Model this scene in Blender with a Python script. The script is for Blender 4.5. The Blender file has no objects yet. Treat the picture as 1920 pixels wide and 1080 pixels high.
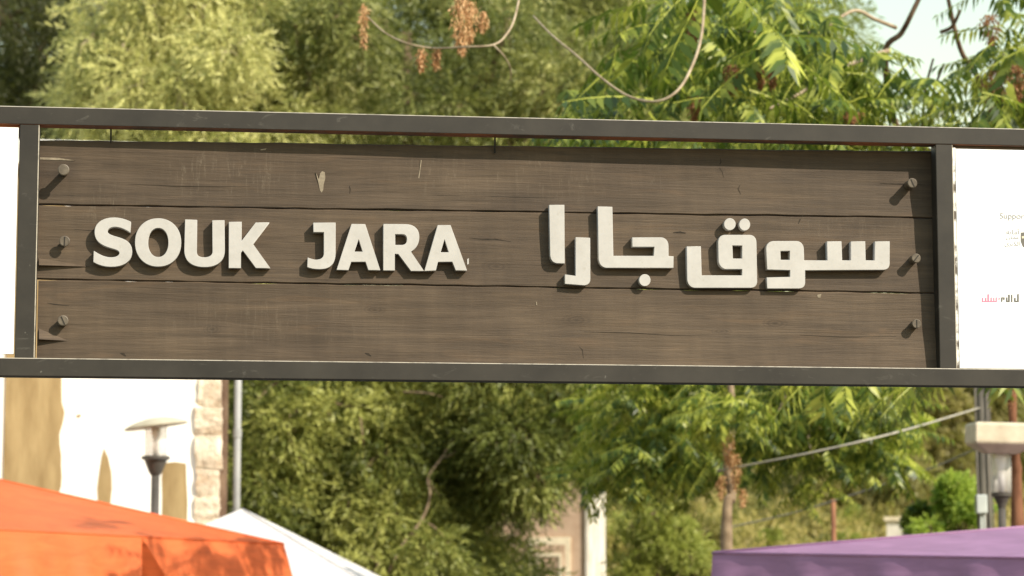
import bpy, bmesh, math, random
import numpy as np
from mathutils import Vector, Matrix

random.seed(7)
rng = np.random.default_rng(7)
S = bpy.context.scene
COL = S.collection
rad = math.radians

# ------------------------------------------------------------------ camera
FPX = 5000.0                       # focal length in pixels of a 1920 px wide frame
PITCH = 0.1214184
PSI = 0.1214838                    # the sign stands turned by this angle
CAMZ = 1.65
cam_d = bpy.data.cameras.new('camera')
cam_d.sensor_width = 36.0
cam_d.lens = FPX / 1920 * 36.0
cam_d.clip_start = 0.1
cam_d.clip_end = 3000
cam_d.dof.use_dof = True
cam_d.dof.focus_distance = 6.5
cam_d.dof.aperture_fstop = 7.2
cam = bpy.data.objects.new('camera', cam_d)
COL.objects.link(cam)
cam.location = (0, 0, CAMZ)
cam.rotation_euler = (math.pi / 2 + PITCH, 0, 0)
S.camera = cam

# ------------------------------------------------------------------ light
# direction towards the sun, measured from the shadows on the sign (sign axes), turned to world axes
_sl = Vector((1.0, -1.0, 1.08)).normalized()
SUN = Matrix.Rotation(PSI, 3, 'Z') @ _sl
elev = math.asin(SUN.z)
w = bpy.data.worlds.new('World')
S.world = w
w.use_nodes = True
nt = w.node_tree
sky = nt.nodes.new('ShaderNodeTexSky')
sky.sky_type = 'NISHITA'
sky.sun_disc = False
sky.sun_elevation = elev
sky.sun_rotation = math.atan2(SUN.x, SUN.y)
sky.air_density = 2.3
sky.dust_density = 0.5
sky.ozone_density = 1.0
bg = nt.nodes['Background']
bg.inputs['Strength'].default_value = 0.15
nt.links.new(sky.outputs['Color'], bg.inputs['Color'])
sun_d = bpy.data.lights.new('sun', 'SUN')
sun_d.energy = 5.0
sun_d.angle = rad(0.5)
sun_d.color = (1.0, 0.895, 0.755)
sun = bpy.data.objects.new('sun', sun_d)
COL.objects.link(sun)
sun.location = (20, -20, 30)
sun.rotation_euler = SUN.to_track_quat('Z', 'Y').to_euler()

S.view_settings.view_transform = 'Standard'
S.view_settings.look = 'None'
S.view_settings.exposure = 0.5
S.view_settings.gamma = 1.0
S.view_settings.use_curve_mapping = False
S.render.engine = 'CYCLES'
S.cycles.use_denoising = True
S.cycles.max_bounces = 8
S.cycles.transparent_max_bounces = 8

# ------------------------------------------------------------------ helpers
CP, SP = math.cos(PITCH), math.sin(PITCH)
FW = np.array([0, CP, SP]); UP = np.array([0, -SP, CP]); RT = np.array([1.0, 0, 0])

def ray(px, py):
    return RT * (px - 960) / FPX + UP * (540 - py) / FPX + FW

def P(px, py, d):
    """world point at distance d (world y) whose bearing is that of photo pixel px,py"""
    r = ray(px, py)
    return Vector((r * (d / r[1])).tolist()) + Vector((0, 0, CAMZ))

CU, SU = math.cos(PSI), math.sin(PSI)
SO = np.array([0, 6.5, 0.0])
def L(px, py, y=0.0):
    """point of the sign in its own axes (x along, y back, z up) at depth y"""
    r = ray(px, py)
    n = np.array([-SU, CU, 0])
    t = (y + SO @ n) / (r @ n)
    p = r * t - SO
    return np.array([p[0] * CU + p[1] * SU, y, p[2] + CAMZ])

def tag(o, label=None, cat=None, group=None, kind=None):
    if label: o['label'] = label
    if cat: o['category'] = cat
    if group: o['group'] = group
    if kind: o['kind'] = kind
    return o

def empty(name, loc=(0, 0, 0), rz=0.0):
    o = bpy.data.objects.new(name, None)
    COL.objects.link(o)
    o.location = loc
    o.rotation_euler = (0, 0, rz)
    o.empty_display_size = 0.2
    return o

def link(name, me, mat=None, parent=None):
    o = bpy.data.objects.new(name, me)
    COL.objects.link(o)
    if mat is not None and not me.materials:
        for m in (mat if isinstance(mat, (list, tuple)) else [mat]):
            me.materials.append(m)
    if parent is not None:
        o.parent = parent
    return o

def mesh_py(name, v, f, mat=None, parent=None, smooth=False):
    me = bpy.data.meshes.new(name)
    me.from_pydata([tuple(x) for x in v], [], f)
    me.update()
    if smooth:
        me.polygons.foreach_set('use_smooth', [True] * len(me.polygons))
    return link(name, me, mat, parent)

def mesh_np(name, verts, quads, var=None):
    me = bpy.data.meshes.new(name)
    n, m = len(verts), len(quads)
    me.vertices.add(n)
    me.vertices.foreach_set('co', np.ascontiguousarray(verts, dtype=np.float32).ravel())
    me.loops.add(m * 4)
    me.loops.foreach_set('vertex_index', np.ascontiguousarray(quads, dtype=np.int32).ravel())
    me.polygons.add(m)
    me.polygons.foreach_set('loop_start', np.arange(0, m * 4, 4, dtype=np.int32))
    me.update(calc_edges=True)
    if var is not None:
        a = me.attributes.new('var', 'FLOAT', 'POINT')
        a.data.foreach_set('value', np.ascontiguousarray(var, dtype=np.float32))
    return me

class MB:
    """collects boxes, tubes and lathes, built as one mesh"""
    def __init__(s): s.v = []; s.f = []
    def add(s, v, f):
        b = len(s.v)
        s.v += [tuple(x) for x in v]
        s.f += [tuple(i + b for i in q) for q in f]
    def box(s, x0, x1, y0, y1, z0, z1):
        s.add([(x0, y0, z0), (x1, y0, z0), (x1, y1, z0), (x0, y1, z0), (x0, y0, z1), (x1, y0, z1), (x1, y1, z1), (x0, y1, z1)],
              [(0, 3, 2, 1), (4, 5, 6, 7), (0, 1, 5, 4), (1, 2, 6, 5), (2, 3, 7, 6), (3, 0, 4, 7)])
    def tube(s, pts, rads, n=7, cap=True):
        pts = [Vector(p) for p in pts]
        vv, ff = [], []
        prev = None
        for i, p in enumerate(pts):
            d = (pts[min(i + 1, len(pts) - 1)] - pts[max(i - 1, 0)]).normalized()
            if prev is None:
                a = d.orthogonal().normalized()
            else:
                a = (prev - d * prev.dot(d))
                a = a.normalized() if a.length > 1e-6 else d.orthogonal().normalized()
            prev = a
            b = d.cross(a)
            r = rads[i] if isinstance(rads, (list, tuple)) else rads
            for k in range(n):
                t = 2 * math.pi * k / n
                vv.append(p + (a * math.cos(t) + b * math.sin(t)) * r)
        for i in range(len(pts) - 1):
            for k in range(n):
                ff.append((i * n + k, i * n + (k + 1) % n, (i + 1) * n + (k + 1) % n, (i + 1) * n + k))
        if cap:
            ff.append(tuple(range(n - 1, -1, -1)))
            ff.append(tuple((len(pts) - 1) * n + k for k in range(n)))
        s.add(vv, ff)
    def lathe(s, prof, n=24, c=(0, 0, 0)):
        vv, ff = [], []
        for r, z in prof:
            for k in range(n):
                t = 2 * math.pi * k / n
                vv.append((c[0] + r * math.cos(t), c[1] + r * math.sin(t), c[2] + z))
        for i in range(len(prof) - 1):
            for k in range(n):
                ff.append((i * n + k, i * n + (k + 1) % n, (i + 1) * n + (k + 1) % n, (i + 1) * n + k))
        ff.append(tuple(range(n - 1, -1, -1)))
        ff.append(tuple((len(prof) - 1) * n + k for k in range(n)))
        s.add(vv, ff)
    def build(s, name, mat, parent=None, smooth=False, bevel=0.0, seg=1):
        o = mesh_py(name, s.v, s.f, mat, parent, smooth)
        if bevel:
            bm = bmesh.new(); bm.from_mesh(o.data)
            bmesh.ops.bevel(bm, geom=bm.edges[:], offset=bevel, segments=seg, affect='EDGES', profile=0.5)
            bm.to_mesh(o.data); bm.free()
        return o

def smooth_path(pts, sub=6):
    """Catmull-Rom through points"""
    pts = [Vector(p) for p in pts]
    out = []
    for i in range(len(pts) - 1):
        p0 = pts[max(i - 1, 0)]; p1 = pts[i]; p2 = pts[i + 1]; p3 = pts[min(i + 2, len(pts) - 1)]
        for k in range(sub):
            t = k / sub
            out.append(0.5 * ((2 * p1) + (p2 - p0) * t + (2 * p0 - 5 * p1 + 4 * p2 - p3) * t * t + (3 * p1 - p0 - 3 * p2 + p3) * t ** 3))
    out.append(pts[-1])
    return out

# ------------------------------------------------------------------ materials
def mat_new(name):
    m = bpy.data.materials.new(name)
    m.use_nodes = True
    t = m.node_tree
    return m, t, t.nodes['Principled BSDF']

def N(t, kind, **kw):
    n = t.nodes.new(kind)
    for k, v in kw.items():
        if k in n.inputs.keys():
            n.inputs[k].default_value = v
        else:
            setattr(n, k, v)
    return n

def ramp(t, stops, src):
    r = t.nodes.new('ShaderNodeValToRGB')
    e = r.color_ramp.elements
    while len(e) < len(stops): e.new(0.5)
    for el, (p, c) in zip(e, stops):
        el.position = p
        el.color = (*c, 1)
    t.links.new(src, r.inputs['Fac'])
    return r.outputs['Color']

def mixc(t, fac, a, b, mode='MIX'):
    m = t.nodes.new('ShaderNodeMix'); m.data_type = 'RGBA'; m.blend_type = mode
    for sock, val in ((m.inputs[0], fac), (m.inputs[6], a), (m.inputs[7], b)):
        if hasattr(val, 'is_linked'): t.links.new(val, sock)
        elif isinstance(val, (int, float)): sock.default_value = val
        else: sock.default_value = (*val, 1)
    return m.outputs[2]

def noise(t, scale, detail=4, rough=0.55, vec=None, dist=0.0):
    n = N(t, 'ShaderNodeTexNoise', Scale=scale, Detail=detail, Roughness=rough, Distortion=dist)
    if vec is not None: t.links.new(vec, n.inputs['Vector'])
    return n.outputs['Fac']

def mapped(t, scale=(1, 1, 1), loc=(0, 0, 0), coord='Object', rot=(0, 0, 0)):
    c = t.nodes.new('ShaderNodeTexCoord')
    m = t.nodes.new('ShaderNodeMapping')
    m.inputs['Scale'].default_value = scale
    m.inputs['Location'].default_value = loc
    m.inputs['Rotation'].default_value = rot
    t.links.new(c.outputs[coord], m.inputs['Vector'])
    return m.outputs['Vector']

def bump(t, b, h, strength=0.3, dist=0.01):
    n = N(t, 'ShaderNodeBump', Strength=strength, Distance=dist)
    t.links.new(h, n.inputs['Height'])
    t.links.new(n.outputs['Normal'], b.inputs['Normal'])

def mat_rough(name, c1, c2, scale=8, rough=0.7, bmp=0.2, bdist=0.005, stretch=(1, 1, 1), lo=0.35, hi=0.65, spec=0.3):
    m, t, b = mat_new(name)
    v = mapped(t, stretch)
    n = noise(t, scale, 6, 0.6, v)
    t.links.new(ramp(t, [(lo, c1), (hi, c2)], n), b.inputs['Base Color'])
    b.inputs['Roughness'].default_value = rough
    b.inputs['Specular IOR Level'].default_value = spec
    if bmp:
        bump(t, b, noise(t, scale * 4, 5, 0.6, v), bmp, bdist)
    return m

def spot_len(t, cx, cz, rx, rz):
    """distance from a point of the board, 1 at an ellipse rx by rz"""
    v = mapped(t, (1 / rx, 0.0, 1 / rz), (-cx / rx, 0, -cz / rz))
    n = N(t, 'ShaderNodeVectorMath', operation='LENGTH')
    t.links.new(v, n.inputs[0])
    return n.outputs['Value']

def mat_wood(name, off, tone, knots=(), scuffs=()):
    base = tuple(x * tone for x in (0.0775, 0.0548, 0.0360))
    dark = tuple(x * 0.55 for x in base)
    m, t, b = mat_new(name)
    one = lambda lo, hi: [(0.30, (lo, lo, lo)), (0.70, (hi, hi, hi))]
    def mul(c, lo, hi, n): return mixc(t, 1.0, c, ramp(t, one(lo, hi), n), 'MULTIPLY')
    g1 = noise(t, 1.0, 5, 0.6, mapped(t, (0.9, 1, 17), off), 1.2)
    g2 = noise(t, 1.0, 5, 0.65, mapped(t, (16, 1, 270), off), 0.4)
    g3 = noise(t, 1.0, 5, 0.6, mapped(t, (2.6, 1, 5.5), off), 0.5)
    g4 = noise(t, 1.0, 4, 0.6, mapped(t, (1.6, 1, 70), (off[0] + 3, 0, off[2] + 9)), 1.6)
    g7 = noise(t, 1.0, 3, 0.6, mapped(t, (17, 1, 1.5), (off[0] + 6, 0, off[2])), 0.8)
    c = mixc(t, ramp(t, one(0, 1), g3), tuple(x * 0.78 for x in base), (base[0] * 1.2, base[1] * 1.21, base[2] * 1.17))
    c = mul(c, 0.88, 1.12, g1)
    c = mul(c, 0.91, 1.09, g2)
    c = mul(c, 0.76, 1.20, noise(t, 1.0, 5, 0.58, mapped(t, (1.5, 1, 27), (off[0] + 2, 0, off[2] + 4)), 2.6))
    c = mul(c, 0.90, 1.09, g7)
    c = mixc(t, ramp(t, [(0.29, (0.8, 0.8, 0.8)), (0.37, (0, 0, 0))], g4), c, dark)
    # reddish wear where the stain has thinned
    c = mixc(t, ramp(t, [(0.58, (0, 0, 0)), (0.72, (0.30, 0.30, 0.30))], noise(t, 1.0, 4, 0.6, mapped(t, (3.5, 1, 22), (off[0] + 11, 0, off[2] + 5)), 1.0)), c, (base[0] * 1.7, base[1] * 1.5, base[2] * 1.25))
    for kx, kz, rx, rz in knots:
        d = spot_len(t, kx, kz, rx, rz)
        wob = N(t, 'ShaderNodeMath', operation='MULTIPLY_ADD'); t.links.new(g3, wob.inputs[0]); wob.inputs[1].default_value = 0.5; t.links.new(d, wob.inputs[2])
        k_ = ramp(t, [(0.32, (0.9, 0.9, 0.9)), (0.50, (0.15, 0.15, 0.15)), (0.62, (0.7, 0.7, 0.7)), (0.78, (0.08, 0.08, 0.08)), (0.9, (0.35, 0.35, 0.35)), (1.0, (0, 0, 0))], wob.outputs[0])
        c = mixc(t, k_, c, dark)
    fine = noise(t, 1.0, 6, 0.75, mapped(t, (55, 1, 38), (off[0], 0, off[2] + 2)), 3.5)
    arc1 = noise(t, 1.0, 3, 0.6, mapped(t, (75, 1, 9), off, rot=(0, rad(-50), 0)), 1.5)
    arc2 = noise(t, 1.0, 3, 0.6, mapped(t, (60, 1, 8), off, rot=(0, rad(42), 0)), 1.8)
    th = [(0.57, (0, 0, 0)), (0.70, (1, 1, 1))]
    a_ = mixc(t, 1.0, mixc(t, 1.0, ramp(t, th, arc1), ramp(t, th, arc2), 'LIGHTEN'), ramp(t, [(0.40, (0, 0, 0)), (0.62, (1, 1, 1))], fine), 'MULTIPLY')
    for sx, sz, rx, rz, amt in scuffs:
        d = spot_len(t, sx, sz, rx, rz)
        msk = ramp(t, [(0.25, (amt, amt, amt)), (1.0, (0, 0, 0))], d)
        c = mixc(t, mixc(t, 1.0, msk, a_, 'MULTIPLY'), c, (0.27, 0.225, 0.16))
    t.links.new(c, b.inputs['Base Color'])
    b.inputs['Roughness'].default_value = 0.66
    b.inputs['Specular IOR Level'].default_value = 0.25
    mx = N(t, 'ShaderNodeMath', operation='ADD')
    t.links.new(g2, mx.inputs[0]); t.links.new(g4, mx.inputs[1])
    bump(t, b, mx.outputs[0], 0.45, 0.002)
    return m

def mat_leaf(name, c1, c2, c3, trans=0.35, rough=0.5, tc=(0.55, 0.62, 0.12)):
    m, t, b = mat_new(name)
    a = N(t, 'ShaderNodeAttribute', attribute_name='var')
    oi = t.nodes.new('ShaderNodeObjectInfo')
    ad = N(t, 'ShaderNodeMath', operation='MULTIPLY_ADD')
    t.links.new(oi.outputs['Random'], ad.inputs[0]); ad.inputs[1].default_value = 0.3
    t.links.new(a.outputs['Fac'], ad.inputs[2])
    c = ramp(t, [(0.1, c1), (0.55, c2), (1.0, c3)], ad.outputs[0])
    t.links.new(c, b.inputs['Base Color'])
    b.inputs['Roughness'].default_value = rough
    b.inputs['Specular IOR Level'].default_value = 0.35
    tr = t.nodes.new('ShaderNodeBsdfTranslucent')
    t.links.new(mixc(t, 0.45, c, tc), tr.inputs['Color'])
    ms = t.nodes.new('ShaderNodeMixShader')
    ms.inputs[0].default_value = trans
    t.links.new(b.outputs[0], ms.inputs[1]); t.links.new(tr.outputs[0], ms.inputs[2])
    t.links.new(ms.outputs[0], t.nodes['Material Output'].inputs['Surface'])
    return m

def mat_cloth(name, c, trans=0.3, scale=40):
    m, t, b = mat_new(name)
    v = mapped(t)
    n = noise(t, 1, 5, 0.65, mapped(t, (3, 3, 14)), 0.8)
    col = mixc(t, 1.0, c, ramp(t, [(0.3, (0.78, 0.78, 0.78)), (0.7, (1.08, 1.08, 1.08))], n), 'MULTIPLY')
    t.links.new(col, b.inputs['Base Color'])
    b.inputs['Roughness'].default_value = 0.55
    b.inputs['Specular IOR Level'].default_value = 0.4
    bump(t, b, noise(t, 4, 3, 0.45, v, 0.3), 0.2, 0.02)
    tr = t.nodes.new('ShaderNodeBsdfTranslucent')
    t.links.new(col, tr.inputs['Color'])
    ms = t.nodes.new('ShaderNodeMixShader'); ms.inputs[0].default_value = trans
    t.links.new(b.outputs[0], ms.inputs[1]); t.links.new(tr.outputs[0], ms.inputs[2])
    t.links.new(ms.outputs[0], t.nodes['Material Output'].inputs['Surface'])
    return m

M = {}
m, t, b = mat_new('painted_steel')
v_ = mapped(t)
c_ = ramp(t, [(0.3, (0.021, 0.0182, 0.0145)), (0.7, (0.039, 0.034, 0.0265))], noise(t, 7, 6, 0.6, v_))
c_ = mixc(t, ramp(t, [(0.60, (0, 0, 0)), (0.74, (0.34, 0.34, 0.34))], noise(t, 1.0, 6, 0.72, mapped(t, (9, 9, 26)), 1.6)), c_, (0.17, 0.16, 0.135))
c_ = mixc(t, ramp(t, [(0.755, (0, 0, 0)), (0.78, (0.4, 0.4, 0.4))], noise(t, 55, 2, 0.5, v_)), c_, (0.20, 0.19, 0.16))
t.links.new(c_, b.inputs['Base Color']); b.inputs['Roughness'].default_value = 0.55; b.inputs['Specular IOR Level'].default_value = 0.3
bump(t, b, noise(t, 30, 5, 0.6, v_), 0.15, 0.001)
M['steel'] = m
M['edge'] = mat_rough('steel_edge_highlight', (0.09, 0.08, 0.065), (0.36, 0.325, 0.26), 26, 0.45, 0.1, 0.001, (1, 1, 1), 0.28, 0.5, 0.5)  # sun highlight along the bevels, painted as a paler colour
M['primer'] = mat_rough('rusty_primer', (0.10, 0.075, 0.055), (0.42, 0.14, 0.05), 5, 0.7, 0.1, 0.001, (1, 1, 1), 0.40, 0.62)
m, t, b = mat_new('cream_paint')
v_ = mapped(t)
c_ = ramp(t, [(0.3, (0.375, 0.36, 0.335)), (0.7, (0.445, 0.43, 0.405))], noise(t, 22, 6, 0.7, v_))
c_ = mixc(t, ramp(t, [(0.62, (0, 0, 0)), (0.78, (0.5, 0.5, 0.5))], noise(t, 75, 4, 0.6, v_)), c_, (0.28, 0.255, 0.20))
t.links.new(c_, b.inputs['Base Color']); b.inputs['Roughness'].default_value = 0.55
bump(t, b, noise(t, 60, 4, 0.6, v_), 0.12, 0.001)
M['letter'] = m
M['vinyl'] = mat_rough('white_vinyl', (0.86, 0.86, 0.85), (0.88, 0.88, 0.87), 3, 0.45, 0.0)
M['vinyl_edge'] = mat_rough('grubby_vinyl_edge', (0.12, 0.10, 0.08), (0.78, 0.76, 0.7), 24, 0.6, 0.0, 0.001, (1, 1, 1), 0.42, 0.55)
M['ink_grey'] = mat_rough('grey_ink', (0.20, 0.20, 0.20), (0.26, 0.26, 0.26), 5, 0.6, 0)
M['ink_dark'] = mat_rough('dark_ink', (0.10, 0.095, 0.08), (0.16, 0.15, 0.13), 5, 0.6, 0)
M['ink_pink'] = mat_rough('pink_ink', (0.50, 0.16, 0.25), (0.58, 0.22, 0.32), 5, 0.6, 0)
M['bolt'] = mat_rough('painted_screw', (0.08, 0.064, 0.046), (0.14, 0.115, 0.085), 60, 0.5, 0.2, 0.001)
M['bolt_dark'] = mat_rough('dark_slot', (0.02, 0.018, 0.015), (0.03, 0.026, 0.02), 60, 0.8, 0)
def LK(px, py, rx, rz):
    p = L(px, py, 0.045); return (p[0], p[2], rx, rz)
M['wood0'] = mat_wood('stained_wood_a', (0.3, 0, 1.7), 0.92, [LK(1352, 318, 0.02, 0.012)], [LK(430, 325, 0.22, 0.09) + (0.34,), LK(205, 372, 0.10, 0.05) + (0.3,), LK(1000, 330, 0.5, 0.08) + (0.2,)])
M['wood1'] = mat_wood('stained_wood_b', (5.1, 0, 4.2), 0.96, [LK(930, 500, 0.05, 0.022), LK(1275, 437, 0.025, 0.006), LK(915, 448, 0.05, 0.008)], [LK(200, 395, 0.09, 0.04) + (0.34,), LK(1600, 420, 0.25, 0.05) + (0.2,)])
M['wood2'] = mat_wood('stained_wood_c', (9.6, 0, 7.9), 1.06, [LK(1080, 601, 0.055, 0.022), LK(1452, 607, 0.045, 0.02), LK(398, 618, 0.03, 0.02), LK(702, 582, 0.04, 0.016), LK(1352, 622, 0.04, 0.012)], [LK(500, 600, 0.4, 0.08) + (0.18,)])
M['chip'] = mat_rough('bare_pale_wood', (0.17, 0.14, 0.098), (0.27, 0.225, 0.16), 90, 0.7, 0)
M['crack'] = mat_rough('crack_dark', (0.022, 0.017, 0.012), (0.04, 0.03, 0.02), 60, 0.9, 0)
M['plaster'] = mat_rough('cream_plaster', (0.66, 0.60, 0.48), (0.88, 0.86, 0.80), 1.3, 0.85, 0.3, 0.01, (1, 1, 0.6), 0.25, 0.48)
M['ochre'] = mat_rough('ochre_layer', (0.22, 0.15, 0.065), (0.40, 0.30, 0.15), 3.2, 0.9, 0.4, 0.01, (1.6, 1, 0.35), 0.35, 0.68)
M['stone'] = mat_rough('rough_limestone', (0.40, 0.29, 0.19), (0.74, 0.65, 0.51), 6, 0.9, 0.8, 0.03)
M['pipe'] = mat_rough('grey_pipe', (0.27, 0.27, 0.26), (0.34, 0.34, 0.325), 3, 0.5, 0.05)
M['bark'] = mat_rough('brown_bark', (0.10, 0.06, 0.04), (0.22, 0.15, 0.10), 14, 0.9, 0.7, 0.01, (1, 1, 0.3))
M['midbark'] = mat_rough('mid_brown_bark', (0.15, 0.105, 0.065), (0.29, 0.215, 0.14), 14, 0.9, 0.5, 0.006)
M['redbark'] = mat_rough('reddish_bark', (0.13, 0.055, 0.03), (0.30, 0.14, 0.075), 10, 0.9, 0.7, 0.01, (1, 1, 0.3))
M['palebark'] = mat_rough('pale_twig_bark', (0.24, 0.18, 0.115), (0.44, 0.36, 0.25), 14, 0.85, 0.4, 0.005)
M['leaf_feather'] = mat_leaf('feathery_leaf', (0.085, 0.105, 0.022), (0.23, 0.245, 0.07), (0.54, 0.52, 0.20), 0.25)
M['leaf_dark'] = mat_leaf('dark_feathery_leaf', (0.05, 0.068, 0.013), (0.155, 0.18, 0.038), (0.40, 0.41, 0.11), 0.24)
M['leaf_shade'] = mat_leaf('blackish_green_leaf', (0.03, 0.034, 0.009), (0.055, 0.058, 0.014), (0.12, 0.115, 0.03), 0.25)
M['leaf_green'] = mat_leaf('bright_pinnate_leaf', (0.012, 0.032, 0.006), (0.06, 0.105, 0.014), (0.42, 0.45, 0.075), 0.27, 0.42, (0.5, 0.68, 0.06))
M['leaf_yellow'] = mat_leaf('yellow_green_leaf', (0.14, 0.18, 0.03), (0.23, 0.27, 0.05), (0.36, 0.38, 0.09), 0.42)
M['leaf_olive'] = mat_leaf('olive_leaf', (0.10, 0.11, 0.03), (0.18, 0.17, 0.05), (0.30, 0.26, 0.09), 0.3)
M['scrub'] = mat_leaf('dry_scrub_leaf', (0.14, 0.14, 0.03), (0.30, 0.25, 0.07), (0.46, 0.37, 0.13), 0.3)
M['leaf_hot'] = mat_leaf('lime_shrub_leaf', (0.10, 0.20, 0.02), (0.20, 0.32, 0.03), (0.34, 0.44, 0.06), 0.42)
M['seed'] = mat_leaf('dry_seed', (0.34, 0.17, 0.07), (0.50, 0.29, 0.14), (0.64, 0.43, 0.22), 0.3, 0.7, (0.6, 0.3, 0.1))
M['seed_red'] = mat_leaf('reddish_seed', (0.12, 0.055, 0.022), (0.22, 0.105, 0.045), (0.34, 0.18, 0.085), 0.3, 0.7, (0.6, 0.25, 0.08))
M['orange'] = mat_cloth('orange_canvas', (0.88, 0.205, 0.062), 0.40)
M['white_cloth'] = mat_cloth('white_canvas', (0.82, 0.80, 0.79), 0.25)
M['purple'] = mat_cloth('purple_canvas', (0.42, 0.23, 0.40), 0.28)
M['white_metal'] = mat_rough('white_tube', (0.7, 0.7, 0.7), (0.8, 0.8, 0.8), 5, 0.4, 0)
M['lamp_dark'] = mat_rough('dark_lamp_metal', (0.055, 0.05, 0.042), (0.09, 0.08, 0.07), 8, 0.45, 0.05)
M['lamp_hat'] = mat_rough('weathered_lamp_cap', (0.36, 0.33, 0.24), (0.46, 0.42, 0.32), 6, 0.55, 0.1)
M['cap_cream'] = mat_rough('cream_lamp_cap', (0.50, 0.44, 0.32), (0.68, 0.61, 0.46), 7, 0.8, 0.3, 0.004)
m, t, b = mat_new('frosted_lamp_glass')
b.inputs['Base Color'].default_value = (0.86, 0.84, 0.78, 1)
b.inputs['Roughness'].default_value = 0.25
b.inputs['Transmission Weight'].default_value = 0.3
tr = t.nodes.new('ShaderNodeBsdfTransparent'); ms = t.nodes.new('ShaderNodeMixShader'); ms.inputs[0].default_value = 0.62
b.inputs['Transmission Weight'].default_value = 0.0
t.links.new(b.outputs[0], ms.inputs[1]); t.links.new(tr.outputs[0], ms.inputs[2]); t.links.new(ms.outputs[0], t.nodes['Material Output'].inputs['Surface'])
M['glass'] = m
m, t, b = mat_new('window_glass')
b.inputs['Base Color'].default_value = (0.05, 0.055, 0.06, 1)
b.inputs['Roughness'].default_value = 0.08
M['pane'] = m
M['pole'] = mat_rough('grey_weathered_pole', (0.09, 0.08, 0.07), (0.20, 0.18, 0.15), 10, 0.9, 0.4, 0.004, (1, 1, 0.2))
M['cable'] = mat_rough('dusty_cable', (0.30, 0.28, 0.23), (0.42, 0.39, 0.32), 5, 0.7, 0)
M['box_grey'] = mat_rough('grey_meter_box', (0.42, 0.45, 0.43), (0.52, 0.55, 0.52), 5, 0.5, 0)
M['pink_wall'] = mat_rough('pinkish_stone_wall', (0.38, 0.26, 0.18), (0.50, 0.37, 0.27), 3, 0.9, 0.3, 0.01)
M['cream_trim'] = mat_rough('cream_stone_trim', (0.58, 0.50, 0.36), (0.70, 0.62, 0.46), 5, 0.85, 0.2)
M['white_wall'] = mat_rough('white_house_wall', (0.44, 0.40, 0.33), (0.66, 0.62, 0.55), 2, 0.9, 0.2)
M['soil'] = mat_rough('dry_hill_soil', (0.13, 0.11, 0.035), (0.34, 0.27, 0.095), 0.8, 0.95, 0.5, 0.2, (1, 1, 1), 0.3, 0.7)
M['asphalt'] = mat_rough('street_asphalt', (0.045, 0.044, 0.042), (0.075, 0.072, 0.068), 2, 0.9, 0.3, 0.01)
M['rock'] = mat_rough('pale_limestone_rock', (0.66, 0.62, 0.54), (0.84, 0.81, 0.74), 4, 0.9, 0.5, 0.02)

# ------------------------------------------------------------------ terrain
def ground_z(x, y):
    if y < 48: return 0.0
    s = y - 48
    base = 0.20 * s if s < 80 else 16 + (s - 80) * 0.03
    ease = min(1.0, s / 12.0)
    return base * ease + ease * (0.5 * math.sin(x * 0.21 + y * 0.13) + 0.3 * math.sin(x * 0.53 - y * 0.31))

xs = list(np.linspace(-600, -70, 14)) + list(np.linspace(-60, 60, 61)) + list(np.linspace(70, 600, 14))
ys = list(np.linspace(-300, 40, 12)) + list(np.linspace(46, 140, 50)) + list(np.linspace(160, 1500, 20))
gv = [(x, y, ground_z(x, y)) for y in ys for x in xs]
gf = [(j * len(xs) + i, j * len(xs) + i + 1, (j + 1) * len(xs) + i + 1, (j + 1) * len(xs) + i) for j in range(len(ys) - 1) for i in range(len(xs) - 1)]
g = mesh_py('ground', gv, gf, M['soil'], smooth=True)
tag(g, kind='structure')
o = mesh_py('street', [(-9, -40, 0.004), (9, -40, 0.004), (9, 45, 0.004), (-9, 45, 0.004)], [(0, 1, 2, 3)], M['asphalt'])
tag(o, kind='structure')

# ------------------------------------------------------------------ the sign
sign = empty('entrance_sign', (0, 6.5, 0), PSI)
tag(sign, 'wide dark framed wooden sign with white SOUK JARA and Arabic letters overhead', 'sign')

def tube_bar(name, x0, x1, y0, y1, z0, z1, bright, bottom_primer=False):
    mb = MB(); mb.box(x0, x1, y0, y1, z0, z1)
    o = mb.build(name, None, sign)
    bm = bmesh.new(); bm.from_mesh(o.data)
    bmesh.ops.bevel(bm, geom=bm.edges[:], offset=0.0021, segments=2, affect='EDGES', profile=0.5)
    bm.normal_update()
    for f in bm.faces:
        n = f.normal
        f.material_index = 0
        if bright == 'top' and n.z > 0.2 and n.y < -0.2: f.material_index = 1  # sunward bevels take the painted highlight
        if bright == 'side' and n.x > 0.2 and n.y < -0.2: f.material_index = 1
        if bottom_primer and n.z < -0.9: f.material_index = 2
        f.smooth = False
    bm.to_mesh(o.data); bm.free()
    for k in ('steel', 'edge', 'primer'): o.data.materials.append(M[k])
    return o

ZT = L(0, 198)[2]; ZB = L(0, 705)[2]
XE = 2.15
TD = 0.046
z_tb0 = ZT - 0.0445; z_bb1 = ZB + 0.0445
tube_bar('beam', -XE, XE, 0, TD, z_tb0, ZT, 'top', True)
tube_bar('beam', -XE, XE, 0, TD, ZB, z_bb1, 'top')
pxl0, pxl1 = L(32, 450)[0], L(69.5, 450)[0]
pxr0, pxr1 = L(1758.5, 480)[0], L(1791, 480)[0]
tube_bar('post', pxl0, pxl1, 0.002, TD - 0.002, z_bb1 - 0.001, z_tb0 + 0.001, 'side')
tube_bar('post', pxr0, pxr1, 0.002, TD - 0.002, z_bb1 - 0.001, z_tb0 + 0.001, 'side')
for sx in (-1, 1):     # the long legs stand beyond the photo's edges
    tube_bar('leg', sx * (XE + 0.024) - 0.024, sx * (XE + 0.024) + 0.024, -0.001, TD + 0.001, 0.0, ZT + 0.001, 'side')

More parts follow.
